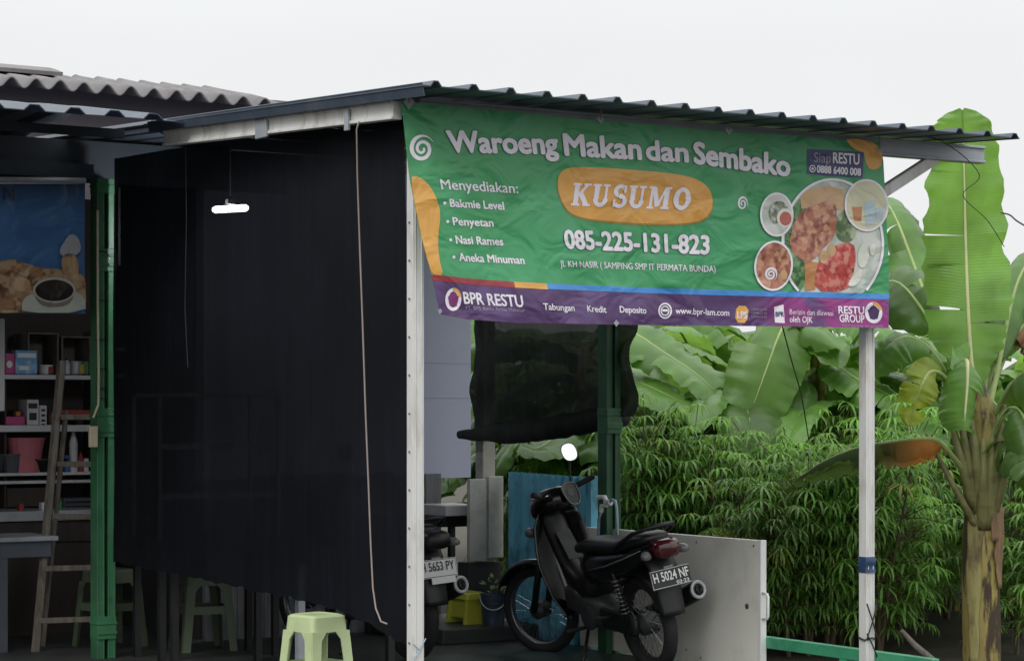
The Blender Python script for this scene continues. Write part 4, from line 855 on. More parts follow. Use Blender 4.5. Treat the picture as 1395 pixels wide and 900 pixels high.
# white worktable by the planks
t = thing('worktable', 'white edged worktable in front of the grey planks', 'table', S(2.3, 4.2), TH)
b = MB(); u0, u1, z0, z1 = ubox(b, 607, 660, 688, 702, 4.0, .4); b.build('top', M['whitep'], t, bevel=.004)
b = MB(); b.sbox(u0-.5, u1, 4.1, 4.4, z0-.08, z0-.002); b.build('apron', M['black'], t); 
for u in (u0-.4, u1-.05): b = MB(); b.sbox(u-.02, u+.02, 4.34, 4.38, 0, z0-.08); b.build('leg', M['black'], t)

# ================================================================== BY THE SIDE OF THE SHELTER
gp = thing('side_panel', 'off white waist high panel door with handle behind the motorcycle', 'panel', S(2.84, 1.85), TH)
PU = 2.80
e0, e1 = uvz(on_u(1037, 737, PU)), uvz(on_u(790, 716, PU)); zt_ = (e0[2]+e1[2])/2
b = MB(); b.sbox(PU, PU+.035, e0[1]+.03, e1[1], .02, zt_); b.build('board', M['panel'], gp, bevel=.004)
b = MB(); b.sbox(PU-.004, PU+.039, e0[1]-.0, e0[1]+.029, .02, zt_+.002); b.build('edge_strip', M['white'], gp, bevel=.003)
hz = uvz(on_u(1037, 825, PU))[2]; b = MB(); x = PU+.01; vv = e0[1]-.002
b.tube([S(x, vv, hz+.075), S(x, vv-.04, hz+.07), S(x, vv-.048, hz+.055), S(x, vv-.048, hz-.055), S(x, vv-.04, hz-.07), S(x, vv, hz-.075)], .008, 8); b.build('handle', M['white'], gp, smooth=True)
lk = on_u(1018, 825, PU); b = MB(); b.lathe([(.016, 0), (.016, .004), (.009, .006)], lk, -U, 14); b.build('lock', M['alu'], gp)
b = MB()
for (x, y) in ((949, 738), (1027, 743), (828, 730), (955, 895), (935, 884)): b.lathe([(.008, 0), (.006, .004)], on_u(x, y, PU), -U, 10)
b.build('screw', M['alu'], gp)
rl = thing('low_rail', 'mint green low steel rail beside the right white post', 'rail', S(2.88, .5), TH)
RU = 2.86; r0, r1 = uvz(on_u(1040, 866, RU)), uvz(on_u(1275, 893, RU))
b = MB(); b.beam(S(RU, r0[1], r0[2]-.03), S(RU, r1[1], r0[2]-.03), .05, .065); b.build('top_bar', M['rail'], rl, bevel=.004)
for px in (1152, 1262):
    v = uvz(on_u(px, 880, RU))[1]; b = MB(); b.sbox(RU-.022, RU+.022, v-.03, v+.03, -.12, r0[2]-.063); b.build('upright', M['rail'], rl, bevel=.003)
bs = thing('blue_sheet', 'worn blue painted sheet with dark patches behind the motorcycle', 'sheet', S(2.86, 3.2), TH)
f0, f1 = uvz(on_u(691, 642, 2.90)), uvz(on_u(806, 650, 2.90))
b = MB(); b.grid(lambda i, j: S(2.90+.012*math.cos(2*math.pi*i*12), lerp(f0[1], f1[1], i), lerp(.0, lerp(f0[2], f1[2], i), j)), 96, 8); b.build('corrugated_face', M['blue'], bs, smooth=True, solid=.004)
b = MB(); b.sbox(2.875, 2.93, f1[1]-.03, f1[1], 0, f1[2]+.01); b.sbox(2.87, 2.93, f1[1]+.17, f1[1]+.21, 0, f1[2]-.0); b.build('edge_batten', M['blue'], bs)
tp = thing('water_tap', 'white plastic tap elbow with pale hose by the green post', 'tap', on_u(822, 700, 2.74), TH)
b = MB(); U1 = 2.735
b.tube([on_u(815, 677, U1), on_u(824, 677, U1), on_u(825, 680, U1), on_u(825, 688, U1), on_u(820, 689, U1), on_u(819, 697, U1)], .016, 10); b.tube([on_u(826, 684, U1), on_u(832, 684, U1)], .020, 10); b.build('elbow', M['pvc'], tp)
b = MB(); b.tube([on_u(x, y, U1) for x, y in ((829, 685), (834, 680), (838, 682), (840, 692), (841, 720), (841, 760))], .010, 8); b.tube([on_u(x, y, U1) for x, y in ((819, 697), (816, 706), (815, 730), (814, 760))], .010, 8); b.build('hose', M['hose'], tp, smooth=True)
# yellow step stool and navy bucket with herbs
stp = MB(); stp.sbox(2.15, 2.93, 3.42, 4.44, .0, .10); tag(stp.build('floor_step', M['slab'], bevel=.01), kind='structure')
c = ground_at(636, 15.15)+Z*.10; ys = thing('step_stool', 'yellow plastic step stool on the floor behind the scooter', 'stool', c, TH, None)
b = MB(); b.loft([(0, 0, .165, .125, .085, 7), (0, 0, .20, .118, .078, 7), (0, 0, .21, .11, .07, 6)], 32, ax='z'); b.build('top', M['yellow'], ys, local=True)
for sgn in (-1, 1): b = MB(); b.loft([(0, sgn*.115, 0, .016, .095, 8), (0, sgn*.10, .165, .014, .075, 8)], 24, ax='z'); b.build('side', M['yellow'], ys, local=True)
b = MB(); b.box((-.06, 0, .10), (.012, .20, .12)); b.build('brace', M['yellow'], ys, local=True)
c = ground_at(672, 14.95)+Z*.10; bk = thing('plant_bucket', 'navy paint bucket planted with herbs beside the pillar', 'bucket', c, TH); bk.scale = (.82, .82, 1.05)
b = MB(); b.lathe([(.085, 0), (.088, .01), (.10, .13), (.104, .135), (.104, .16), (.107, .165), (.107, .2), (.102, .205), (.096, .19)], (0, 0, 0), Z, 24); b.build('pail', M['paint_bucket'], bk, local=True)
b = MB(); b.tube([(.10*math.cos(q)*1.08, -.02-.09*abs(math.sin(q))**.8, .19-.085*math.sin(q)) for q in [math.pi*i/12 for i in range(13)]], .004, 6); b.xf(lambda p: Matrix.Rotation(-TH, 3, 'Z') @ p); b.build('handle', M['pvc'], bk, local=True)
b = MB(); random.seed(5)
for i in range(26):
    a = random.uniform(0, 6.28); r = random.uniform(0, .09); z = random.uniform(.2, .30); d = Vector((math.cos(a), math.sin(a), random.uniform(.1, .8))).normalized(); p = Vector((r*math.cos(a), r*math.sin(a), z)); sd = d.cross(Z).normalized()
    b.add([p, p+d*.025+sd*.018, p+d*.055, p+d*.025-sd*.018], [(0, 1, 2, 3)])
b.build('herbs', M['herb'], bk, local=True)

# ================================================================== MOTORCYCLES
def make_bike(label, loc, psi, lean, steer, plate, sub_line, plate_m, ink, wide=1.0, lens='red'):
    t = thing('motorcycle', label, 'motorcycle', loc, psi, 'parked motorcycles', lean)
    Yx = Vector((0, 1, 0)); WR = .285
    def wheel(name, x, tr, hub_r, xf):
        b = MB(); b.torus((x, 0, WR), Yx, WR-tr*.95, tr, 44, 12); tw = b.xf(xf).build(name, M['rubber'], t, smooth=True, local=True)
        b = MB(); b.torus((x, 0, WR), Yx, WR-.062, .010, 44, 8, ry=.024); b.xf(xf).build('rim', M['chrome'], tw, smooth=True, local=True)
        b = MB()
        for k in range(36):
            a = 2*math.pi*k/36; a2 = a+(.35 if k % 2 else -.35); s = .022 if (k//2) % 2 else -.022
            b.tube([(x+hub_r*math.cos(a2), s, WR+hub_r*math.sin(a2)), (x+(WR-.066)*math.cos(a), 0, WR+(WR-.066)*math.sin(a))], .0017, 4)
        b.xf(xf).build('spokes', M['chrome'], tw, local=True)
        b = MB(); b.lathe([(.02, -.07), (hub_r*.75, -.055), (hub_r, -.045), (hub_r, .045), (hub_r*.75, .055), (.02, .07)], (x, 0, WR), Yx, 20); b.xf(xf).build('hub', M['engine'], tw, smooth=False, local=True)
    ca, sa = math.cos(steer), math.sin(steer); px = 1.09
    def st(p): x, y = p.x-px, p.y; return Vector((px+x*ca-y*sa, x*sa+y*ca, p.z))
    idt = lambda p: p
    def TX(p): return Vector((p.x*.72 if p.x < 0 else p.x, p.y, p.z))
    wheel('rear_wheel', 0, .042, .065, idt); wheel('front_wheel', 1.24, .036, .055, st)
    def part(b, name, m, par=None, smooth=True, steered=False, **k):
        if steered: b.xf(st)
        else: b.xf(TX)
        return b.build(name, m, par or t, smooth=smooth, local=True, **k)
    # front end
    b = MB()
    for s in (-1, 1): b.tube([(1.24, s*.075, .285), (1.16, s*.075, .52), (1.06, s*.06, .82)], [.022, .022, .018], 10)
    part(b, 'fork', M['black'], steered=True)
    b = MB()
    def fend(i, j): a = lerp(R(25), R(178), i); y = (j-.5)*2; r = .325-.035*y*y*abs(y); return (1.24+r*math.cos(a)-.0, y*.062, .285+r*math.sin(a)+.02*max(0, math.cos(a)))
    b.grid(fend, 20, 8); part(b, 'front_fender', M['gloss'], steered=True, solid=.006)
    b = MB(); b.loft([(.885, 0, .985, .05, .03, 2.5), (.90, 0, .985, .10, .06, 2.6), (.96, 0, .975, .13, .085, 2.5), (1.05, 0, .955, .125, .095, 2.4), (1.12, 0, .93, .095, .08, 2.3), (1.17, 0, .915, .05, .045, 2.2)], 22)
    cowl = part(b, 'handlebar_cowl', M['gloss'], steered=True)
    tilt = Matrix.Rotation(R(20), 3, 'Y')
    def face(pts, d): return [Vector((.880, 0, 1.0))+tilt @ Vector((-d, y*1.1, z*1.15)) for y, z in pts]
    outl = smooth_poly([(-.075, .035), (-.045, .065), (.045, .065), (.075, .035), (.05, -.06), (-.05, -.06)], 2)
    b = MB(); b.poly(face(outl, .022)); part(b, 'dial_glass', M['gloss'], cowl, False, True)
    b = MB(); pp = face(outl, .024); b.tube(pp+[pp[0]], .005, 6); part(b, 'dial_ring', M['lens'], cowl, True, True)
    b = MB(); b.poly(face(ell(0, .012, .030, .026, 18), .0235)); part(b, 'dial', M['engine'], cowl, False, True)
    b = MB(); b.lathe([(.07, 0), (.066, .02), (.045, .035)], (1.125, 0, .93), Vector((1, 0, -.1)), 18); part(b, 'headlight', M['clear'], cowl, True, True)
    b = MB(); b.tube([(.92, -.29, 1.05), (.955, -.20, 1.03), (1.02, -.10, .99), (1.03, 0, .985), (1.02, .10, .99), (.955, .20, 1.03), (.92, .29, 1.05)], .0105, 10); hb = part(b, 'handlebar', M['black'], steered=True)
    for s in (-1, 1):
        b = MB(); b.tube([(.907, s*.325, 1.062), (.912, s*.315, 1.060), (.955, s*.20, 1.031)], [.012, .019, .018], 12); part(b, 'grip', M['rubber'], hb, True, True)
        b = MB(); b.tube([(.985, s*.17, 1.01), (1.0, s*.23, 1.02), (.965, s*.31, 1.03)], [.008, .007, .006], 8); part(b, 'lever', M['alu'], hb, True, True)
        if s < 0:
            b = MB(); b.tube([(.98, s*.16, 1.02), (.99, s*.19, 1.10), (.985, s*.20, 1.20)], .006, 8); ms = part(b, 'mirror', M['black'], hb, True, True)
            cm_ = Vector((.965, s*.185, 1.245)); dm = (Matrix.Rotation(-(psi+steer), 3, 'Z') @ Vector((.41, -.87, .26))).normalized(); ex = dm.cross(Z).normalized(); ey = ex.cross(dm)
            ol = smooth_poly([(-.056, -.056), (.05, -.06), (.062, .056), (-.046, .062)], 2)
            b = MB(); n = len(ol); b.add([cm_+ex*x+ey*y for x, y in ol]+[cm_-dm*.025+ex*x*.7+ey*y*.7 for x, y in ol], [tuple(range(n)), tuple(range(2*n-1, n-1, -1))]+[(i, (i+1) % n, n+(i+1) % n, n+i) for i in range(n)]); part(b, 'mirror_shell', M['black'], ms, False, True)
            b = MB(); b.poly([cm_+dm*.002+ex*x*.92+ey*y*.92 for x, y in ol]); part(b, 'mirror_glass', M['mirror'], ms, False, True)
        b = MB(); b.loft([(1.10, s*.115, .80, .015, .02, 2.2), (1.08, s*.13, .80, .035, .032, 2.2), (1.03, s*.14, .80, .03, .03, 2.2), (1.01, s*.14, .80, .012, .012, 2)], 12); part(b, 'front_indicator', M['lens'])
    # leg shield and inner cover
    b = MB()
    def shl(i, j):
        y = (i-.5)*2; w_ = pw([(0, .13), (.12, .175), (.45, .205), (.75, .185), (1, .13)], j); z = lerp(.92, .27, j); x = lerp(1.06, .86, j)+.05*math.sin(math.pi*j)-.13*abs(y)**1.6
        return (x, y*w_, z)
    b.grid(shl, 16, 16); part(b, 'leg_shield', M['gloss'], solid=.01)
    b = MB(); b.loft([(1.0, 0, .90, .07, .05, 2.6), (.97, 0, .82, .085, .06, 2.8), (.90, 0, .68, .075, .07, 2.8), (.82, 0, .54, .065, .07, 2.6), (.72, 0, .46, .065, .075, 2.6), (.60, 0, .46, .075, .09, 2.6), (.50, 0, .52, .085, .12, 2.8)], 18); part(b, 'inner_cover', M['black'])
    b = MB(); b.add([(.905, -.05, .775), (.905, .05, .775), (.775, .05, .61), (.775, -.05, .61)], [(0, 1, 2, 3)]); b.xf(lambda p: p+Vector((-.015, 0, .02))); part(b, 'cover_plate', M['engine'], None, False, solid=.006)
    # body, seat, tail
    b = MB(); b.loft([(.60, 0, .60, .07, .07, 2.6), (.48, 0, .60, .115*wide, .11, 2.8), (.25, 0, .62, .135*wide, .105, 2.8), (.0, 0, .665, .14*wide, .085, 2.8), (-.22, 0, .715, .125*wide, .065, 2.6), (-.40, 0, .755, .085*wide, .05, 2.5), (-.47, 0, .77, .055*wide, .035, 2.4)], 22); part(b, 'body', M['gloss'])
    b = MB(); b.loft([(.66, 0, .695, .045, .02, 2.6), (.62, 0, .71, .08, .035, 2.8), (.48, 0, .735, .115, .045, 3), (.25, 0, .745, .13, .045, 3), (.05, 0, .755, .135, .042, 3), (-.06, 0, .78, .13, .045, 3), (-.22, 0, .80, .115, .04, 3), (-.33, 0, .81, .085, .03, 2.8), (-.36, 0, .81, .05, .015, 2.4)], 22); part(b, 'seat', M['vinyl'])
    for s in (-1, 1):
        b = MB(); b.tube([(.42, s*.128*wide, .60), (.15, s*.148*wide, .645), (-.10, s*.15*wide, .70), (-.34, s*.118*wide, .755)], [.004, .006, .006, .003], 6); part(b, 'trim_strip', M['alu'])
    b = MB(); b.tube([(.02, .14, .755), (-.12, .15, .80), (-.30, .14, .855), (-.42, .09, .88), (-.44, 0, .885), (-.42, -.09, .88), (-.30, -.14, .855), (-.12, -.15, .80), (.02, -.14, .755)], .013, 10); part(b, 'grab_rail', M['black'])
    b = MB(); b.loft([(-.40, 0, .755, .085*wide, .058, 3.4), (-.49, 0, .752, .082*wide, .054, 3.4), (-.535, 0, .75, .066*wide, .042, 3)], 20); tl = part(b, 'tail_light', M[lens])
    for s in (-1, 1):
        b = MB(); b.loft([(-.36, s*.10*wide, .735, .02, .022, 2.4), (-.43, s*.125*wide, .728, .035, .026, 2.4), (-.47, s*.13*wide, .725, .024, .018, 2.2)], 14); part(b, 'rear_indicator', M['lens'], tl)
    b = MB()
    def rf(i, j): y = (i-.5)*2; x = pw([(0, -.30), (.3, -.41), (.7, -.44), (1, -.47)], j)+.035*y*y; return (x, y*pw([(0, .10), (.4, .09), (1, .075)], j), lerp(.74, .36, j))
    b.grid(rf, 8, 12); part(b, 'rear_fender', M['black'], solid=.008)
    pc = Vector((-.475, 0, .585)); pn = Matrix.Rotation(R(14), 3, 'Y') @ Vector((-1, 0, 0)); pxv = Vector((0, -1, 0)); pyv = pxv.cross(pn)*-1
    if pyv.z < 0: pyv = -pyv
    b = MB(); b.box(pc, (.27, .112, .003), (pxv, pyv, pn)); pt = part(b, 'number_plate', plate_m, None, False)
    flat_text('plate_lettering', plate, ink, pt, TX(pc-pxv*.118-pyv*.014), pxv, pyv, .236, .052, .02, pn*.006, local=True)
    if sub_line: flat_text('plate_lettering', sub_line, ink, pt, TX(pc+pxv*.025-pyv*.046), pxv, pyv, .085, .02, .02, pn*.006, local=True)
    else:
        b = MB(); b.box(pc+pxv*.03-pyv*.075+pn*.001, (.17, .038, .003), (pxv, pyv, pn)); part(b, 'plate_tag', M['white'], pt, False)
    b = MB(); ol = [pc+pn*.003+pxv*x+pyv*y for x, y in ((-.13, -.051), (.13, -.051), (.13, .051), (-.13, .051), (-.13, -.051))]; b.tube(ol, .0018, 4); part(b, 'plate_border', ink, pt, False)
    b = MB(); b.box((-.30, 0, .665), (.03, .10, .015)); b.box((-.45, 0, .645), (.012, .06, .012)); part(b, 'plate_lamp', M['alu'], None, False)
    b = MB()
    def hug_(i, j): a = lerp(R(35), R(168), i); y = (j-.5)*2; rr = .33-.03*y*y; return (rr*math.cos(a)*(1/.72 if math.cos(a) < 0 else 1), y*.075, .30+rr*math.sin(a))
    b.grid(hug_, 16, 6); part(b, 'inner_fender', M['black'], solid=.006)
    # engine, swingarm, exhaust
    b = MB(); b.loft([(.30, 0, .31, .07, .07, 3), (.38, 0, .32, .115, .095, 3), (.60, 0, .32, .12, .10, 3), (.68, 0, .33, .07, .08, 3)], 20); en = part(b, 'engine', M['engine'])
    b = MB(); b.loft([(.66, 0, .35, .065, .075, 4), (.72, 0, .37, .08, .085, 4), (.84, 0, .385, .08, .085, 4), (.88, 0, .39, .055, .06, 4)], 20); part(b, 'cylinder', M['engine'], en, False)
    for s in (-1, 1): b = MB(); b.lathe([(.085, 0), (.085, .012), (.06, .022), (.03, .024)], (.50, s*.11, .31), Vector((0, s, 0)), 22); part(b, 'engine_cover', M['engine'], en, False)
    b = MB()
    for s in (-1, 1): b.beam((.34, s*.085, .33), (-.03, s*.085, .285), .03, .045)
    part(b, 'swingarm', M['black'], None, False)
    b = MB(); b.loft([(-.05, .098, .285, .012, .05, 3), (.05, .098, .29, .014, .068, 3), (.34, .098, .315, .014, .06, 3), (.40, .098, .32, .01, .04, 3)], 16); part(b, 'chain_case', M['black'])
    for s in (-1, 1):
        b = MB(); b.tube([(.03, s*.115, .30), (.11, s*.12, .62)], .014, 10); sh = part(b, 'shock_absorber', M['black'])
        b = MB(); b.tube([Vector((.045, s*.115, .36)).lerp(Vector((.10, s*.12, .57)), k/80)+Vector((.026*math.cos(k*.7), .026*math.sin(k*.7), 0)) for k in range(81)], .0045, 5); part(b, 'spring', M['chrome'], sh)
    b = MB(); b.tube([(.80, -.05, .33), (.78, -.08, .20), (.62, -.12, .17), (.42, -.13, .20), (.25, -.155, .29)], .018, 10); ex_ = part(b, 'exhaust_pipe', M['alu'])
    mp, md = Vector((.28, -.16, .285)), Vector((-.62, -.075, .175)); mu = md.normalized()
    b = MB(); b.lathe([(.02, 0), (.036, .04), (.050, .16), (.058, .42), (.060, .60), (.056, .625)], mp, mu, 22); part(b, 'muffler', M['black'], ex_)
    b = MB(); b.torus(mp+mu*.628, mu, .046, .011, 26, 8); part(b, 'muffler_ring', M['clear'], ex_)
    b = MB(); b.lathe([(.024, 0), (.024, .03), (.018, .03), (.017, 0)], mp+mu*.615, mu, 18); part(b, 'muffler_outlet', M['black'], ex_)
    for s in (-1, 1):
        b = MB(); b.tube([(.58, s*.10, .235), (.57, s*.25, .235)], .013, 8); part(b, 'footpeg', M['rubber'])
        b = MB(); b.tube([(.22, s*.12, .33), (.22, s*.22, .345)], .012, 8); part(b, 'footpeg', M['rubber'])
    b = MB(); b.tube([(.58, .09, .22), (.52, .17, .10), (.47, .235, .03)], .011, 8); part(b, 'kickstand', M['black'])
    return t
make_bike('black underbone motorcycle with dark plate and raised mirror by the panel', Vector((.842, 13.2, 0)), math.atan2(1.1, -.565), R(-10), R(25), 'H 5024 NF', '03·23', M['black_plate'], M['white'])
make_bike('black motorcycle half hidden behind the front white post with white plate', Vector((-.605, 13.75, 0)), math.atan2(.82, -.57), R(-4), R(8), 'H 5653 PY', None, M['white'], M['black'], 1.15, 'black')

# ================================================================== PLANTS
def crom(pts, n):
    pts = [Vector(p) for p in pts]; q = [pts[0]*2-pts[1]]+pts+[pts[-1]*2-pts[-2]]; out = []
    m = len(pts)-1
    for k in range(n+1):
        s = k/n*m; i = min(int(s), m-1); t = s-i; a, b, c, d = q[i:i+4]
        out.append(.5*((2*b)+(c-a)*t+(2*a-5*b+4*c-d)*t*t+(3*b-3*c+d-a)*t*t*t))
    return out
PROF = [(0, .0), (.03, .22), (.10, .62), (.22, .90), (.40, 1.0), (.62, .97), (.78, .84), (.90, .60), (.97, .30), (1, .03)]
def banana_blade(path, width, seed, fold=.25, tear=.35, droop=.25, petiole=.12, up=None, prof=PROF, exmax=.75, strips=9, jag=.05):
    """blade of a banana leaf along path; tear = share of strips that hang on their own"""
    rnd = random.Random(seed); n = 60; c = crom(path, n); b = MB(); M_ = 4
    fr = []
    for k in range(n+1):
        T = (c[min(k+1, n)]-c[max(k-1, 0)]).normalized(); uh = Vector(up) if up else Z
        sd = T.cross(uh)
        if sd.length < .15: sd = T.cross(Vector((0, -1, .2)))
        sd.normalize(); fr.append((c[k], T, sd, sd.cross(T)))
    if not up:                                                        # keep the frame from flipping where the leaf turns down
        for k in range(1, n+1):
            p, T, sd, nn = fr[k]; s0 = fr[k-1][2]; s1 = (s0-T*s0.dot(T)).normalized(); fr[k] = (p, T, s1, s1.cross(T))
    k0 = int(petiole*n)
    for side in (-1, 1):
        cuts = [k0]; 
        while cuts[-1] < n: cuts.append(min(n, cuts[-1]+max(2, int(rnd.expovariate(1/ (n/strips)))+1)))
        for a, e in zip(cuts, cuts[1:]):
            torn = rnd.random() < tear; extra = rnd.uniform(.1, 1)*exmax if torn else 0; shift = rnd.uniform(-.05, .05) if torn else 0; cutl = rnd.uniform(.94, 1.0) if torn else 1.0
            n0 = len(b.v)
            for k in range(a, e+1):
                p, T, sd, nn = fr[k]; s = (k-k0)/(n-k0); w_ = width*pw(prof, s)*cutl
                for j in range(M_+1):
                    q = j/M_; ang = fold-(droop+extra)*q*1.3+.10*nz(s*5+seed, side*3)
                    l = w_*q*(1+jag*q*(nz(s*17, side*7, seed)+.7*nz(s*43, side*3, seed))); rip = .010*math.sin(k*1.9+seed)*q*q+.035*nz(s*14, side*5+q*2, seed)*q
                    tp_ = (1 if e-a < 2 else 1-.12*q*abs((k-a)/(e-a)-.5)*2*(1 if torn else 0))
                    mid = fr[(a+e)//2][0]
                    pt = p+sd*(side*l*math.cos(ang))+nn*(l*math.sin(ang)+rip)+T*(shift*q+.05*width*q)
                    b.v.append(pt); b.uv[len(b.v)-1] = (s*3, q)
            r = M_+1
            for i in range(e-a):
                for j in range(M_):
                    x = n0+i*r+j; f = (x, x+1, x+r+1, x+r); b.f.append(f if side > 0 else f[::-1])
    rb = MB(); rb.tube([fr[k][0]-fr[k][3]*.006 for k in range(0, n+1, 3)], [lerp(.022, .004, (k/n)**.8) for k in range(0, n+1, 3)], 7)
    return b, rb
def leaf_part(tree, path, width, m, seed, ribm='rib', local=False, **k):
    b, rb = banana_blade(path, width, seed, **k)
    o = b.build('leaf', M[m], tree, smooth=True, local=local, recalc=False); rb.build('midrib', M[ribm], o, smooth=True, local=local); return o
# --- the tall tree at the right edge
TY = 14.0
t1 = thing('banana_tree', 'tall banana tree with brown stained stem and upright leaf at the right edge', 'banana tree', P(1337, 893, TY))
b = MB(); sp = [(1337, 925, 27), (1337, 860, 26), (1336, 780, 25.5), (1338, 700, 25), (1338, 640, 27), (1338, 600, 27), (1336, 565, 22), (1330, 520, 10)]
cc = crom([P(x, y, TY) for x, y, r in sp], 35); rr = [pw([(i, s[2]) for i, s in enumerate(sp)], k/35*(len(sp)-1))*TY/F for k in range(36)]
b.tube(cc, [r*(1+.05*nz(i*.7, 3)) for i, r in enumerate(rr)], 20); b.xf(lambda p: p+Vector((.012*nz(p.x*14, p.z*1.4, 1), .012*nz(p.x*9, p.z*1.3, 7), 0))); b.build('trunk', M['pseudo'], t1, smooth=True)
random.seed(11)
def hug(y0, y1, a0, aw, m, lift, rag):
    b = MB()
    def f(i, j):
        y = lerp(y0, y1, i); k = pw([(q[1], n_) for n_, q in reversed(list(enumerate(sp)))], y); kk = min(35, max(0, k/(len(sp)-1)*35)); c = P(pw([(q[1], q[0]) for q in reversed(sp)], y), y, TY); r_ = pw([(q[1], q[2]) for q in reversed(sp)], y)*TY/F
        w_ = aw*(1-.5*i*i)*(1+.5*nz(i*5, a0*7, rag)); a = a0+(j-.5)*w_*2; rr_ = r_+lift+.012*abs(nz(i*4, j*3, a0))+.03*max(0, i-.8)
        return c+Vector((rr_*math.sin(a)+.012*nz(c.x*14, c.z*1.4, 1), -rr_*math.cos(a), 0))
    b.grid(f, 16, 8); b.build('dry_sheath', M[m], t1, smooth=True, solid=.004)
hug(690, 905, -.55, .42, 'pseudolight', .006, 1); hug(690, 800, .95, .5, 'sheath', .012, 3); hug(620, 735, .45, .35, 'sheath', .012, 5); hug(640, 720, .0, .7, 'sheathdark', .004, 2)
def pl(tree, pts, width, m, seed, **k): return leaf_part(tree, [P(x, y, Y) for x, y, Y in pts], width, m, seed, **k)
TOWARD = (0, -1, .15)
pl(t1, [(1331, 560, 14.0), (1324, 500, 14.0), (1320, 440, 14.02), (1316, 340, 14.05), (1314, 250, 14.0), (1312, 180, 13.95), (1311, 150, 13.93)], .262, 'bananalight', 3, fold=.2, tear=.16, droop=.25, exmax=.3, strips=11, jag=.16, up=TOWARD, petiole=.10, ribm='ribpale', prof=[(0, .2), (.11, .58), (.19, .90), (.32, 1.06), (.51, 1.0), (.68, .90), (.80, .76), (.90, .56), (.96, .36), (1, .06)])
pl(t1, [(1326, 560, 13.9), (1316, 500, 13.75), (1318, 492, 13.62), (1318, 520, 13.52), (1315, 560, 13.46), (1313, 585, 13.44)], .20, 'banana', 5, fold=-.25, tear=.2, droop=.45, up=TOWARD, petiole=.18, ribm='ribpale', prof=[(0, .1), (.1, .5), (.4, .95), (.75, 1.0), (.92, .8), (1, .5)])
pl(t1, [(1326, 590, 14), (1305, 520, 14.2), (1275, 440, 14.5), (1245, 360, 14.8), (1222, 300, 15.0), (1204, 272, 15.2), (1180, 270, 15.4)], .25, 'banana', 7, fold=.0, tear=.55, droop=.5, up=(0, -.8, .6), petiole=.3)
pl(t1, [(1328, 580, 14), (1300, 500, 14.1), (1262, 430, 14.2), (1225, 385, 14.3), (1195, 390, 14.4), (1170, 420, 14.5)], .27, 'banana', 8, fold=.15, tear=.3, droop=.4, up=(0, -.8, .6), petiole=.3)
pl(t1, [(1325, 600, 14), (1306, 545, 13.8), (1286, 512, 13.6), (1268, 506, 13.5), (1256, 524, 13.4), (1247, 548, 13.38), (1238, 580, 13.36)], .12, 'bananayellow', 9, fold=.1, tear=.2, droop=.3, petiole=.35, up=TOWARD)
pl(t1, [(1322, 655, 13.95), (1302, 625, 13.8), (1280, 602, 13.7), (1262, 596, 13.65), (1220, 600, 13.7), (1170, 608, 13.85), (1120, 628, 14.0), (1085, 652, 14.1)], .16, 'bananadead', 12, fold=-.9, tear=.25, droop=.6, petiole=.22)
pl(t1, [(1342, 580, 14), (1356, 520, 14.1), (1372, 440, 14.3), (1388, 380, 14.5), (1412, 345, 14.7), (1450, 340, 14.9)], .26, 'banana', 14, fold=.1, tear=.5, droop=.45, up=(0, -.8, .6), petiole=.25)
pl(t1, [(1344, 590, 14), (1362, 550, 13.9), (1385, 515, 13.7), (1415, 500, 13.5), (1450, 515, 13.3)], .24, 'banana', 15, fold=.1, tear=.35, droop=.5, up=(0, -.8, .6), petiole=.25)
pl(t1, [(1346, 620, 14), (1365, 600, 13.9), (1385, 605, 13.7), (1410, 622, 13.5), (1445, 660, 13.4)], .22, 'banana', 16, fold=.3, tear=.7, droop=.5, petiole=.2)
pl(t1, [(1340, 560, 14.1), (1362, 500, 14.3), (1384, 455, 14.4), (1400, 440, 14.5), (1412, 470, 14.5), (1414, 520, 14.5)], .13, 'bananadry', 17, fold=-.3, tear=.7, droop=.9, petiole=.3)
pl(t1, [(1338, 570, 14.1), (1345, 480, 14.3), (1352, 420, 14.6), (1366, 380, 15), (1385, 372, 15.4), (1410, 395, 15.7)], .25, 'banana', 18, fold=.1, tear=.45, droop=.4, up=(0, -.8, .6), petiole=.25)
for (x0, y0, x1, y1, w_) in ((1352, 700, 1385, 560, .026), (1326, 690, 1292, 560, .026), (1346, 710, 1368, 540, .028), (1338, 720, 1338, 570, .032), (1332, 720, 1262, 590, .018), (1344, 720, 1352, 560, .03), (1334, 690, 1322, 560, .03), (1330, 700, 1300, 520, .022)):
    b = MB(); b.tube(crom([P(x0, y0, TY-.08), P(lerp(x0, x1, .55)+2, lerp(y0, y1, .5), TY-.15), P(x1, y1, TY-.05)], 10), [lerp(w_*1.5, w_*.6, k/10) for k in range(11)], 8); b.build('petiole', M['petiole'], t1, smooth=True)
b = MB(); b.tube([P(1228, 858, 13.0), P(1246, 878, 13.0), P(1275, 902, 12.95), P(1300, 925, 12.9)], [.012, .018, .02, .02], 8); tag(b.build('cut_branch', M['wood'], origin=P(1275, 900, 13)), 'short reddish dead branch lying by the end of the green rail', 'branch')
pl(t1, [(1326, 600, 13.95), (1300, 530, 13.8), (1268, 475, 13.7), (1235, 458, 13.65), (1205, 475, 13.65), (1185, 510, 13.7)], .20, 'banana', 24, fold=.3, tear=.45, droop=.45, petiole=.25, up=(0, -.5, .85))
pl(t1, [(1345, 610, 13.95), (1366, 565, 13.8), (1385, 555, 13.65), (1402, 585, 13.55), (1412, 640, 13.5), (1418, 690, 13.5)], .19, 'banana', 25, fold=.2, tear=.6, droop=.5, petiole=.25, up=(0, -.6, .8))
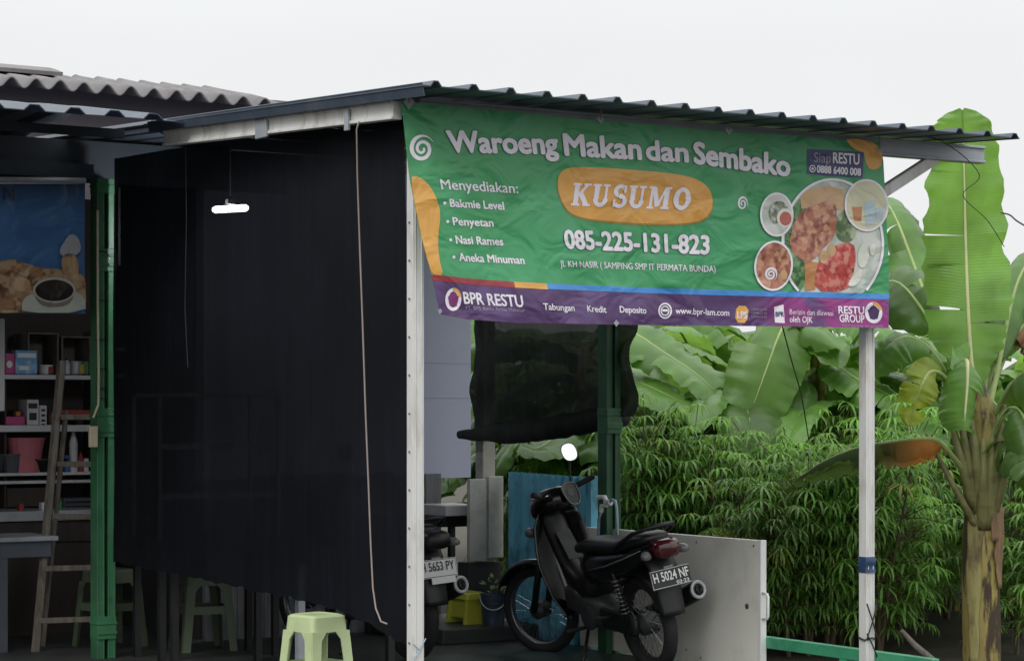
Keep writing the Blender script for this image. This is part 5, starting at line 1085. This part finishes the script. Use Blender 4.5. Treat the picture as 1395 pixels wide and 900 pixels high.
pl(t1, [(1340, 590, 14.1), (1352, 500, 14.3), (1374, 430, 14.5), (1400, 400, 14.6), (1440, 410, 14.7)], .24, 'bananalight', 26, fold=.25, tear=.5, droop=.4, petiole=.3, up=(0, -.6, .8))
# --- banana plants further back: three kinds, copied
def make_banana(name, label, seed, hstem, nl, ll, loc, spread=1.0):
    rnd = random.Random(seed); t = thing(name, label, 'banana tree', loc, 0, 'banana trees beyond the shelter')
    b = MB(); b.tube([(0.02*nz(k, seed), .02*nz(seed, k), hstem*k/8-.15*(k == 0)) for k in range(9)], [lerp(.12, .06, k/8) for k in range(9)], 12); b.build('trunk', M['pseudo'], t, smooth=True, local=True)
    for i in range(nl):
        a = 2*math.pi*i/nl*1.0+rnd.uniform(-.3, .3); L_ = ll*rnd.uniform(.8, 1.15); el = rnd.uniform(.5, 1.25) if i else 1.45; d = Vector((math.cos(a), math.sin(a), 0)); p = Vector((0, 0, hstem-.25)); pts = [p]; n = 7; sag = rnd.uniform(1.3, 2.3)*spread
        for k in range(1, n+1): e2 = el-sag*(k/n)**1.4; pts.append(pts[-1]+(d*math.cos(e2)+Z*math.sin(e2))*L_/n)
        leaf_part(t, pts, rnd.uniform(.17, .24), rnd.choice(['banana', 'banana', 'banana', 'bananalight']), seed*10+i, local=True, fold=rnd.uniform(.1, .6), tear=rnd.choice([.15, .35, .7]), droop=rnd.uniform(.2, .6), petiole=.16)
    return t
def place_copy(src, loc, rz, sc, label):
    c = copy_tree(src); c.location = loc; c.rotation_euler = (0, 0, rz); c.scale = (sc,)*3; c['label'] = label; return c
def gz(px, Y, z=-.12): p = P(px, 560, Y); return Vector((p.x, p.y, z))
proto = [make_banana('banana_tree', 'broad banana plant with arching leaves left of centre behind the cassava', 21, 1.25, 11, 1.8, gz(930, 18.6)),
         make_banana('banana_tree', 'banana plant with a bright drooping leaf behind the banner middle', 22, 1.45, 11, 1.85, gz(1085, 18.9)),
         make_banana('banana_tree', 'banana plant with torn leaves close to the right white post', 23, 1.2, 12, 1.7, gz(1205, 18.2))]
spots = [(0, 845, 21.0, 1.0, 1.0, 'banana plant showing between the green back post and the banner'), (1, 1000, 20.5, 2.2, 1.0, 'banana plant in the middle of the back row under the banner'),
         (2, 745, 19.8, .7, .95, 'banana plant seen under the rolled net above the blue sheet'), (0, 1150, 20.8, 3.3, 1.05, 'banana plant in the back row left of the right white post'),
         (1, 1270, 20.2, 4.4, 1.0, 'banana plant behind the yellowing leaf of the tall tree'), (2, 1400, 17.0, 2.0, 1.1, 'banana plant cut by the right edge of the picture'),
         (0, 1350, 19.5, 5.2, 1.05, 'banana plant directly behind the tall banana tree stem'), (1, 690, 21.5, 5.0, 1.0, 'banana plant beside the chipped pillar behind the rolled net'),
         (2, 1060, 22.5, 1.2, 1.15, 'farthest banana plant behind the banner footer'), (0, 940, 23.0, 4.0, 1.15, 'farthest banana plant to the left under the banner'), (2, 1480, 19.0, 3.9, 1.1, 'banana plant outside the right edge of the field'), (1, 1240, 23.0, .4, 1.15, 'farthest banana plant right of the white post')]
spots += [(k, px, Y, rz, sc, 'distant banana plant closing the back of the field, '+w) for k, px, Y, rz, sc, w in ((0, 880, 25.0, 1, 1.3, 'behind the green back post side'), (1, 985, 25.5, 2, 1.35, 'below the web address on the banner'), (2, 1085, 25.0, 3, 1.4, 'below the white card mark'), (0, 1180, 25.5, 4, 1.35, 'just left of the white post'), (1, 1300, 25.0, 5, 1.3, 'left of the tall stem'), (2, 1380, 25.0, .5, 1.4, 'right of the tall stem'), (0, 780, 25.0, 2.5, 1.3, 'over the blue sheet'), (1, 680, 25.5, 1.6, 1.3, 'behind the pillar'))]
spots += [(k, px, Y, rz, sc, 'banana plant filling the gap in the middle rows, '+w) for k, px, Y, rz, sc, w in ((1, 890, 19.8, 5, 1.2, 'right of the green back post'), (0, 965, 19.2, 2.6, 1.2, 'under the round web mark'), (2, 1030, 20.0, .4, 1.3, 'under the orange hexagon mark'), (0, 1120, 19.6, 1.9, 1.25, 'under the pale footer lines'), (1, 1170, 19.4, 3.5, 1.15, 'behind the last footer logo'), (0, 1185, 20.6, 5.5, 1.2, 'hidden low behind the white post'), (2, 1225, 21.5, 1.1, 1.05, 'just right of the white post'), (0, 1290, 18.6, .2, .95, 'behind the upright leaf'), (1, 1390, 18.2, 2.8, 1.1, 'at the right border'))]
spots += [(k, px, Y, rz, sc, 'banana plant leaning over the rear cassava row, '+w) for k, px, Y, rz, sc, w in ((2, 875, 18.4, 3.1, 1.25, 'beside the green back post'), (0, 985, 18.2, 5.4, 1.2, 'under the web address'), (1, 1050, 18.6, 2.9, 1.15, 'under the hexagon mark'), (2, 1150, 18.3, .9, 1.2, 'under the last logo'), (0, 1215, 19.0, 2.1, 1.0, 'at the white post'), (1, 930, 18.9, 1.0, 1.15, 'under the round mark'))]
for k, px, Y, rz, sc, lab in spots: place_copy(proto[k], gz(px, Y), rz, sc, lab)
# --- a few single leaves' worth of plant in front, as the photograph shows them
t2 = thing('banana_tree', 'young banana plant with large pale hanging leaf under the banner', 'banana tree', gz(1075, 17.3))
b = MB(); b.tube([gz(1120, 17.6), P(1118, 560, 17.6), P(1112, 470, 17.6)], [.10, .08, .05], 12); b.build('trunk', M['pseudo'], t2, smooth=True)
pl(t2, [(1112, 480, 17.6), (1100, 430, 17.4), (1080, 425, 17.2), (1062, 455, 17.0), (1045, 500, 16.9), (1025, 555, 16.85), (1012, 585, 16.85)], .30, 'bananalight', 31, fold=.05, tear=.1, droop=.2, up=TOWARD, petiole=.14)
pl(t2, [(1112, 480, 17.6), (1130, 440, 17.5), (1160, 430, 17.4), (1200, 450, 17.3), (1235, 490, 17.2)], .26, 'banana', 32, fold=.3, tear=.3, droop=.5, up=(0, -.3, .95))
pl(t2, [(1112, 500, 17.6), (1090, 520, 17.2), (1065, 560, 17.0), (1050, 590, 16.9), (1040, 620, 16.9)], .26, 'banana', 33, fold=.2, tear=.2, droop=.5, up=(0, -.8, .6))
pl(t2, [(1114, 500, 17.6), (1140, 500, 17.3), (1175, 520, 17.1), (1215, 540, 17.0), (1250, 570, 16.9)], .24, 'banana', 34, fold=.3, tear=.4, droop=.4, up=(0, -.3, .95))
t3 = thing('banana_tree', 'banana plant with long leaves sweeping right beside the green back post', 'banana tree', gz(800, 17.6))
b = MB(); b.tube([gz(790, 17.9), P(792, 560, 17.9), P(800, 470, 17.9)], [.10, .08, .05], 12); b.build('trunk', M['pseudo'], t3, smooth=True)
pl(t3, [(800, 480, 17.9), (825, 450, 17.7), (860, 452, 17.4), (905, 480, 17.2), (950, 510, 17.1), (985, 545, 17.0), (1005, 580, 17.0)], .27, 'banana', 41, fold=.35, tear=.15, droop=.3, up=(0, -.3, .95))
pl(t3, [(800, 500, 17.9), (825, 505, 17.5), (870, 520, 17.1), (915, 540, 16.9), (965, 565, 16.8)], .25, 'banana', 42, fold=.3, tear=.3, droop=.4, up=(0, -.3, .95))
pl(t3, [(795, 520, 17.9), (780, 560, 17.5), (760, 590, 17.2), (730, 610, 17.0), (700, 600, 17.0)], .26, 'banana', 43, fold=.4, tear=.1, droop=.4)
pl(t3, [(795, 520, 17.9), (765, 560, 18.0), (725, 575, 18.1), (690, 600, 18.2), (670, 640, 18.2)], .27, 'bananalight', 44, fold=.1, tear=.1, droop=.3)
# --- cassava
def make_cassava(label, seed, loc, h=1.35):
    rnd = random.Random(seed); t = thing('cassava_plant', label, 'cassava plant', loc, 0, 'cassava plants beside the shelter')
    sb_ = MB(); lb = MB(); stems = []
    for i in range(3):
        a = rnd.uniform(0, 6.28); top = Vector((math.cos(a)*.22, math.sin(a)*.22, h*rnd.uniform(.8, 1.0))); pts = [Vector((0, 0, -.05)), Vector((top.x*.35, top.y*.35, h*.4)), top]; c = crom(pts, 10); sb_.tube(c, [lerp(.014, .006, k/10) for k in range(11)], 6); stems.append(c)
    for c in stems:
        for k in range(66):
            s = rnd.uniform(.22, 1)**.85 if k > 5 else 1; base = c[int(s*10)]; a = rnd.uniform(0, 6.28); el = rnd.uniform(-.1, .9)+(.4 if s > .9 else 0); ln = rnd.uniform(.14, .40); d = Vector((math.cos(a)*math.cos(el), math.sin(a)*math.cos(el), math.sin(el))); tip = base+d*ln
            sb_.tube([base, base+d*ln*.5+Z*.02, tip], .0028, 4, cap=False)
            fw = Vector((math.cos(a), math.sin(a), 0)); sd = Vector((-fw.y, fw.x, 0)); nl = rnd.choice((7, 9, 9)); L0 = rnd.uniform(.125, .185); tilt = rnd.uniform(-.1, .45); tone = rnd.random()
            for q in range(nl):
                b_ = lerp(-2.75, 2.75, q/(nl-1))+rnd.uniform(-.1, .1); hd = fw*math.cos(b_)+sd*math.sin(b_); L_ = L0*(1-.25*abs(b_)/2.75); cr = hd.cross(Z); pts = []; p = tip.copy(); e0 = .45-tilt*math.cos(b_)
                ws = (.003, .0078, .0070, .0); n0 = len(lb.v)
                for kk in range(4):
                    if kk: ang = e0-(.42+.18*rnd.random())*kk; p = p+(hd*math.cos(ang)+Z*math.sin(ang))*L_/3
                    w_ = ws[kk]*L0/.16
                    lb.v += [p-cr*w_+Z*w_*.35, p.copy(), p+cr*w_+Z*w_*.35]
                    for z in range(3): lb.uv[len(lb.v)-3+z] = (kk*.06, tone)
                for kk in range(3):
                    x = n0+kk*3; lb.f += [(x, x+1, x+4, x+3), (x+1, x+2, x+5, x+4)]
    sb_.build('stem', M['cstem'], t, local=True); lb.build('foliage', M['cassava'], t, local=True, recalc=False, smooth=True); return t
cp = [make_cassava('bushy cassava plant right behind the white panel near the green post', 51, gz(880, 15.9), 1.25), make_cassava('bushy cassava plant behind the right end of the white panel', 52, gz(1010, 15.4), 1.15), make_cassava('cassava plant just left of the right white post behind the low rail', 53, gz(1130, 15.2), 1.1)]
rnd = random.Random(8); rows = [(15.3, 1.02, 1070, 1225, 6, 'front'), (16.2, 1.06, 850, 1235, 11, 'second'), (17.0, 1.13, 830, 1270, 11, 'third'), (17.9, 1.2, 700, 1310, 12, 'fourth'), (19.2, 1.28, 690, 1420, 12, 'rear')]
side = ['leftmost', 'left', 'left of centre', 'left centre', 'centre', 'right centre', 'right of centre', 'right', 'far right', 'rightmost', 'last to the right', 'end']
for Y, sc, x0, x1, n, row in rows:
    for i in range(n):
        px = lerp(x0, x1, (i+.5)/n)+rnd.uniform(-14, 14)
        place_copy(cp[rnd.randrange(3)], gz(px, Y+rnd.uniform(-.3, .3)), rnd.uniform(0, 6.28), sc*rnd.uniform(.85, 1.12), 'cassava plant in the %s row of the field, %s of that row' % (row, side[i]))
for i, (px, Y) in enumerate(((1385, 15.2), (1425, 14.6), (1390, 16.3), (1440, 16.0))):
    place_copy(cp[i % 3], gz(px, Y), i*1.3, 1.0, 'cassava plant right of the tall banana stem, %s' % ['nearest the stem', 'cut by the picture edge', 'behind the nearest one', 'farthest to the right'][i])
# --- wires
b = MB(); b.tube(crom([S(2.95, -.1, 3.02), S(3.2, -.15, 2.97), S(3.5, -.1, 2.82), P(1312, 266, 13), P(1345, 300, 13.4), P(1368, 336, 13.6)], 30), .0025, 6)
b.tube(crom([P(1364, 290, 13.5), P(1376, 293, 13.4), P(1390, 304, 13.3), P(1440, 330, 13)], 10), .005, 6)
tag(b.build('wire', M['wire'], origin=S(3, 0, 3)), 'thin loose wire hanging from the right end of the canopy roof', 'wire')
b = MB(); b.tube(crom([P(1066, 445, 12.2), P(1078, 490, 13.2), P(1092, 540, 14.4), P(1102, 600, 15.5)], 10), .004, 6); tag(b.build('guy_wire', M['wire'], origin=P(1066, 445, 12.2)), 'thin dark guy wire running down from the banner into the plants', 'wire')
